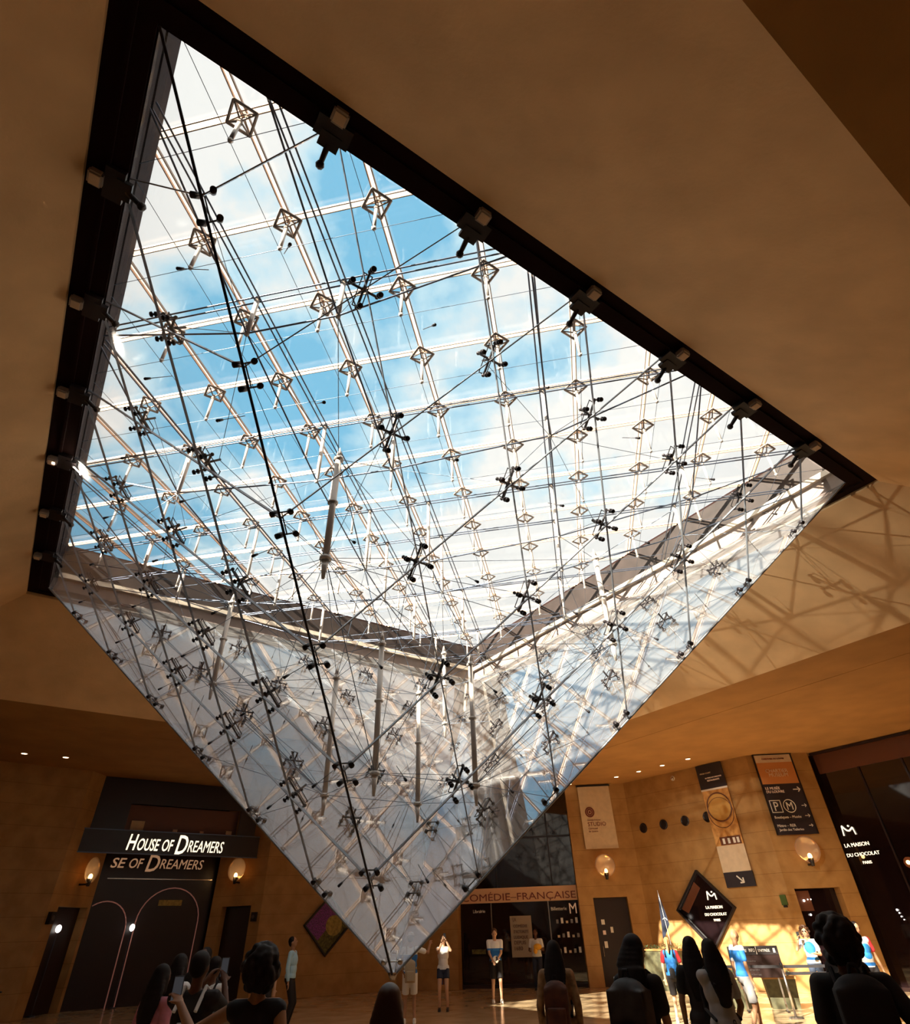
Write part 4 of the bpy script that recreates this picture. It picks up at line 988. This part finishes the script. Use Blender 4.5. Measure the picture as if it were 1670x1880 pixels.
# sunlit group in the middle distance
p = person((-.32, 12.8), 12, 1.86, 'person in white and blue football shirt and black shorts looking down before the theatre shop', top='jersey', bcol='c_black', armL=(.06, -.30, 1.02), armR=(-.10, -.28, .98), step=.05, pitch=28, hcol='h_brown', sleeve_mat=None)
phone(p, 1, 'dark phone in the hands of the person in white trainers')
p = person((-1.59, 10.8), 8, 1.72, 'person in white sleeveless top and dark denim shorts holding a phone up', fem=True, top='c_white', sleeve='none', bottom='hotpants', bcol='c_navy', shoe='shoe_d', hair='pony', hcol='h_brown', armL=(.12, -.30, 1.60), armR=(-.02, -.34, 1.56), pitch=-12, sk='sk_light')
phone(p, 1, 'dark phone raised by the person in white top and denim shorts')
e_ = held(p, -1, 'crossbody_bag', 'small blue and brown bag worn on the front of the white sleeveless top', 'bag', lambda q, e: None)
e_.location = p[0].matrix_world @ V((0, -.17, 1.15)); pass
q = MB(); q.box(e_.location, (.09, .04, .10)); bmesh.ops.bevel(q.bm, geom=q.bm.edges[:], offset=.02, segments=2, affect='EDGES'); q.obj('pouch', M['c_blue'], e_)
q = MB(); q.box(e_.location+V((.03, -.045, 0)), (.025, .01, .10)); q.obj('flap', M['brown'], e_)
p = person((-1.9, 8.2), 195, 1.80, 'person in blue shirt and pale shorts behind the glass tip with one arm raised', top='jersey2', bcol='c_white', sk='sk_mid', hair='short', armL=(.2, .1, 1.0), armR=(-.50, -.30, 1.50), cap_=('f', 'c_white'))
backpack(p, 'khaki backpack worn over a blue shirt below the glass tip', 'c_khaki', 'c_khaki', 1.02, .85)
p = person((.66, 17.1), -10, 1.80, 'person in white tee holding an orange bundle beside the text poster', top='c_white', sk='sk_dark', bottom='trousers', bcol='c_navy', shoe='shoe_d', armL=(.14, -.25, 1.18), armR=(-.18, -.26, 1.12))
held(p, 1, 'orange_bundle', 'orange folded bundle held by the person in the white tee', 'clothing', lambda q_, e: [MB().sph(q_+V((.04, 0, .03)), (.16, .07, .10), 10, 7).obj('cloth', M['c_orange'], e, True), MB().sph(q_+V((-.05, 0, -.08)), (.08, .06, .10), 10, 7).obj('fold', M['c_orange'], e, True)])
p = person((-4.75, 7.3), 100, 1.80, 'person in light blue long-sleeved shirt looking up at the pyramid', top='c_sky', sleeve='long', bottom='trousers', bcol='c_black', shoe='shoe_d', sk='sk_mid', pitch=-14, hcol='h_black')
p = person((-4.55, 5.5), 20, 1.72, 'person in dark top with reddish hair behind the light blue shirt', top='c_black', hair='long', hcol='h_brown', fem=True, bottom='trousers', shoe='shoe_d')
# right side
p = person((5.72, 5.9), 108, 1.70, 'bald person in white and blue shirt and grey shorts walking right', top='jersey2', bcol='c_grshort', sk='sk_mid', hair='bald', step=.16, pitch=4)
p = person((4.56, 8.1), 168, 1.56, 'person with fair hair in white, red and blue shirt under the pennant', top='jersey', hair='pony', hcol='h_blonde', fem=True, bcol='c_black', bottom='shorts', armR=(-.14, -.22, 1.35), sleeve_mat='c_red')
backpack(p, 'small black shoulder bag across the white, red and blue shirt', 'c_black', 'c_black', 1.12, .45)
def flag(p_, e):
    a = p_+V((.0, 0, -.35)); b = p_+V((-.10, 0, 1.25)); q = MB(); q.cyl(a, b, .008, .006, 8); q.obj('pole', M['white'], e, True)
    t = b-(b-a)*.02; q = MB(); q.prism([t, t+V((-.10, .0, -1.02)), t+V((.13, 0, -.68)), t+V((.10, 0, -.5))], (0, .008, 0)); q.obj('flag', M['c_navy'], e)
    q = MB(); c = t+V((.04, -.006, -.60)); q.tube([c+V((.05*math.cos(k_*.35), 0, .05*math.sin(k_*.35))) for k_ in range(9)], .009, 6); q.obj('emblem', M['white'], e)
held(p, -1, 'pennant', 'dark blue triangular pennant on a thin white pole before the stone wall', 'flag', flag)
p = person((8.45, 10.7), -20, 1.67, 'person in sunglasses and white and blue top holding a phone', top='jersey3', fem=True, hair='curly', hcol='h_brown', sunglass=True, armR=(-.20, -.28, 1.45), armL=(.1, -.22, 1.15), bottom='trousers', bcol='c_denim', sk='sk_light')
phone(p, -1, 'phone raised by the person in sunglasses')
p = person((8.72, 7.7), 15, 1.76, 'person in white shirt with blue chest and red sleeves looking down', top='jersey3', sk='sk_mid', bcol='c_black', sleeve_mat='c_red', pitch=15, shoe='shoe_w', armL=(.30, -.02, .88))
# foreground, backs to the camera
p = person((5.08, -2.55), 110, 1.78, 'person in black tee with head bowed beside the red-sleeved visitor', top='c_black', sk='sk_mid', bottom='trousers', bcol='c_black', shoe='shoe_d', pitch=22, yaw_=-60, sleeve='short', armR=(-.30, -.10, .92), armL=(.22, -.28, 1.2), vs=.010)

p = person((4.48, -4.45), 172, 1.80, 'tall person with big curly black hair and black clothes, nearest at right', top='c_black', sleeve='short', hair='curly', sk='sk_dark', bottom='trousers', bcol='c_black', shoe='shoe_d', armR=(-.30, -.05, .95), vs=.010)
backpack(p, 'large black backpack on the tall curly-haired person at right', 'c_black', 'c_black', 1.2, 1.0)
p = person((4.08, -1.3), 200, 1.66, 'person with long dark hair in a grey short-sleeved shirt', top='c_grey', hair='long', fem=True, sk='sk_mid', bottom='trousers', bcol='c_black', shoe='shoe_d', armL=(-.28, -.34, 1.02), armR=(-.26, -.20, .95), hem=.84, vs=.010)
e_ = backpack(p, 'small black bag on the back of the grey shirt', 'c_black', 'c_black', 1.0, .5)
p = person((3.95, -.8), 172, 1.68, 'person with long black hair and black top between two other visitors', top='c_black', hair='long', fem=True, sk='sk_mid', bottom='trousers', bcol='c_black', shoe='shoe_d')
p = person((3.15, -3.2), 150, 1.74, 'person with long dark hair and white-striped sleeve looking at a phone', top='c_black', hair='long', fem=True, sk='sk_mid', bottom='trousers', bcol='c_black', shoe='shoe_d', armL=(.08, -.30, 1.28), armR=(-.02, -.30, 1.24), pitch=10, yaw_=-20, vs=.010)
phone(p, 1, 'phone held at chest height by the person with the striped sleeve')
backpack(p, 'large dark patterned backpack with a small teal patch', 'c_pack', 'c_black', 1.1, 1.15) if M.update(c_pack=pm('dark_pack', (.025, .018, .018), .6, var=.6, vscale=9)) is None else None
Wp = p[0].matrix_world; arm = p[2][1]
for k, o in enumerate((-.022, 0, .022)):
    q = MB(); A = arm[0]+V((.045, o, .035)); B = arm[0].lerp(arm[1], .60)+V((.056, o, 0)); q.cyl(A, B, .007, .007, 6); o_ = q.obj('sleeve_stripe', M['c_white']); o_.parent = p[0]; 
p = person((2.32, -1.01), 176, 1.68, 'person with dark hair in a tan plaid shirt before the stone pillar', top='c_tan', hair='long', fem=True, sk='sk_mid', bottom='trousers', bcol='c_black', shoe='shoe_d', sleeve='long', vs=.010)
backpack(p, 'rust-brown backpack on the tan plaid shirt', 'c_rust', 'c_black', 1.12, .95) if M.update(c_rust=pm('rust_pack', (.09, .025, .012), .7, var=.4, vscale=10)) is None else None
p = person((1.54, -5.4), 182, 1.55, 'person with long dark brown hair standing just below the glass tip', top='c_khaki', hair='long', hcol='h_dkbrown', fem=True, sk='sk_light', sleeve='long', bottom='trousers', bcol='c_black', vs=.010) if M.update(h_dkbrown=pm('hair_dark_brown', (.035, .014, .008), .4)) is None else None
# left group
p = person((.42, -4.9), 190, 1.73, 'person with big curly dark hair stretching a bare arm to the left', top='c_black', sleeve='none', hair='curly', fem=True, sk='sk_mid', bottom='trousers', bcol='c_black', armL=(.60, -.12, 1.44), armR=(-.12, -.1, 1.02), vs=.010)
phone(p, 1, 'dark phone at the end of the stretched bare arm')
p = person((-.75, -3.75), 185, 1.71, 'person in dark clothes with both arms raised photographing the pyramid', top='c_black', hair='short', sk='sk_dark', bottom='trousers', bcol='c_black', armL=(.10, -.36, 1.50), armR=(-.10, -.36, 1.50), sleeve='short', vs=.010)
phone(p, -1, 'phone raised by the person photographing at left')
backpack(p, 'grey and white backpack at lower left', 'c_grey', 'c_white', 1.05, .8)
p = person((-1.86, -1.55), 178, 1.62, 'person in white shirt with black braces-like straps at left', top='c_white', hair='short', sk='sk_dark', bottom='trousers', bcol='c_navy', shoe='shoe_d', pitch=12)
backpack(p, 'navy backpack over the white shirt at left', 'c_navy', 'c_black', 1.0, .8)
p = person((-2.2, -1.75), 170, 1.66, 'person with long black hair in a narrow white top at left', top='c_white', hair='long', fem=True, sleeve='none', sk='sk_dark', bottom='trousers', bcol='c_black', shoe='shoe_d')
p = person((-1.6, -3.0), 165, 1.60, 'person in pink dress at lower left', top='c_pink', bottom='dress', hair='long', fem=True, sk='sk_dark', shoe='shoe_d')
p = person((-2.75, -.3), 5, 1.70, 'person in dark clothes facing the camera behind the white shirt', top='c_black', hair='short', sk='sk_dark', bottom='trousers', bcol='c_black', shoe='shoe_d')
p = person((-.12, -6.75), 175, 1.70, 'person in black cut off by the left edge of the picture', top='c_black', hair='long', sk='sk_dark', bottom='trousers', bcol='c_black', shoe='shoe_d', fem=True)

bpy.data.scenes.remove(TMP)
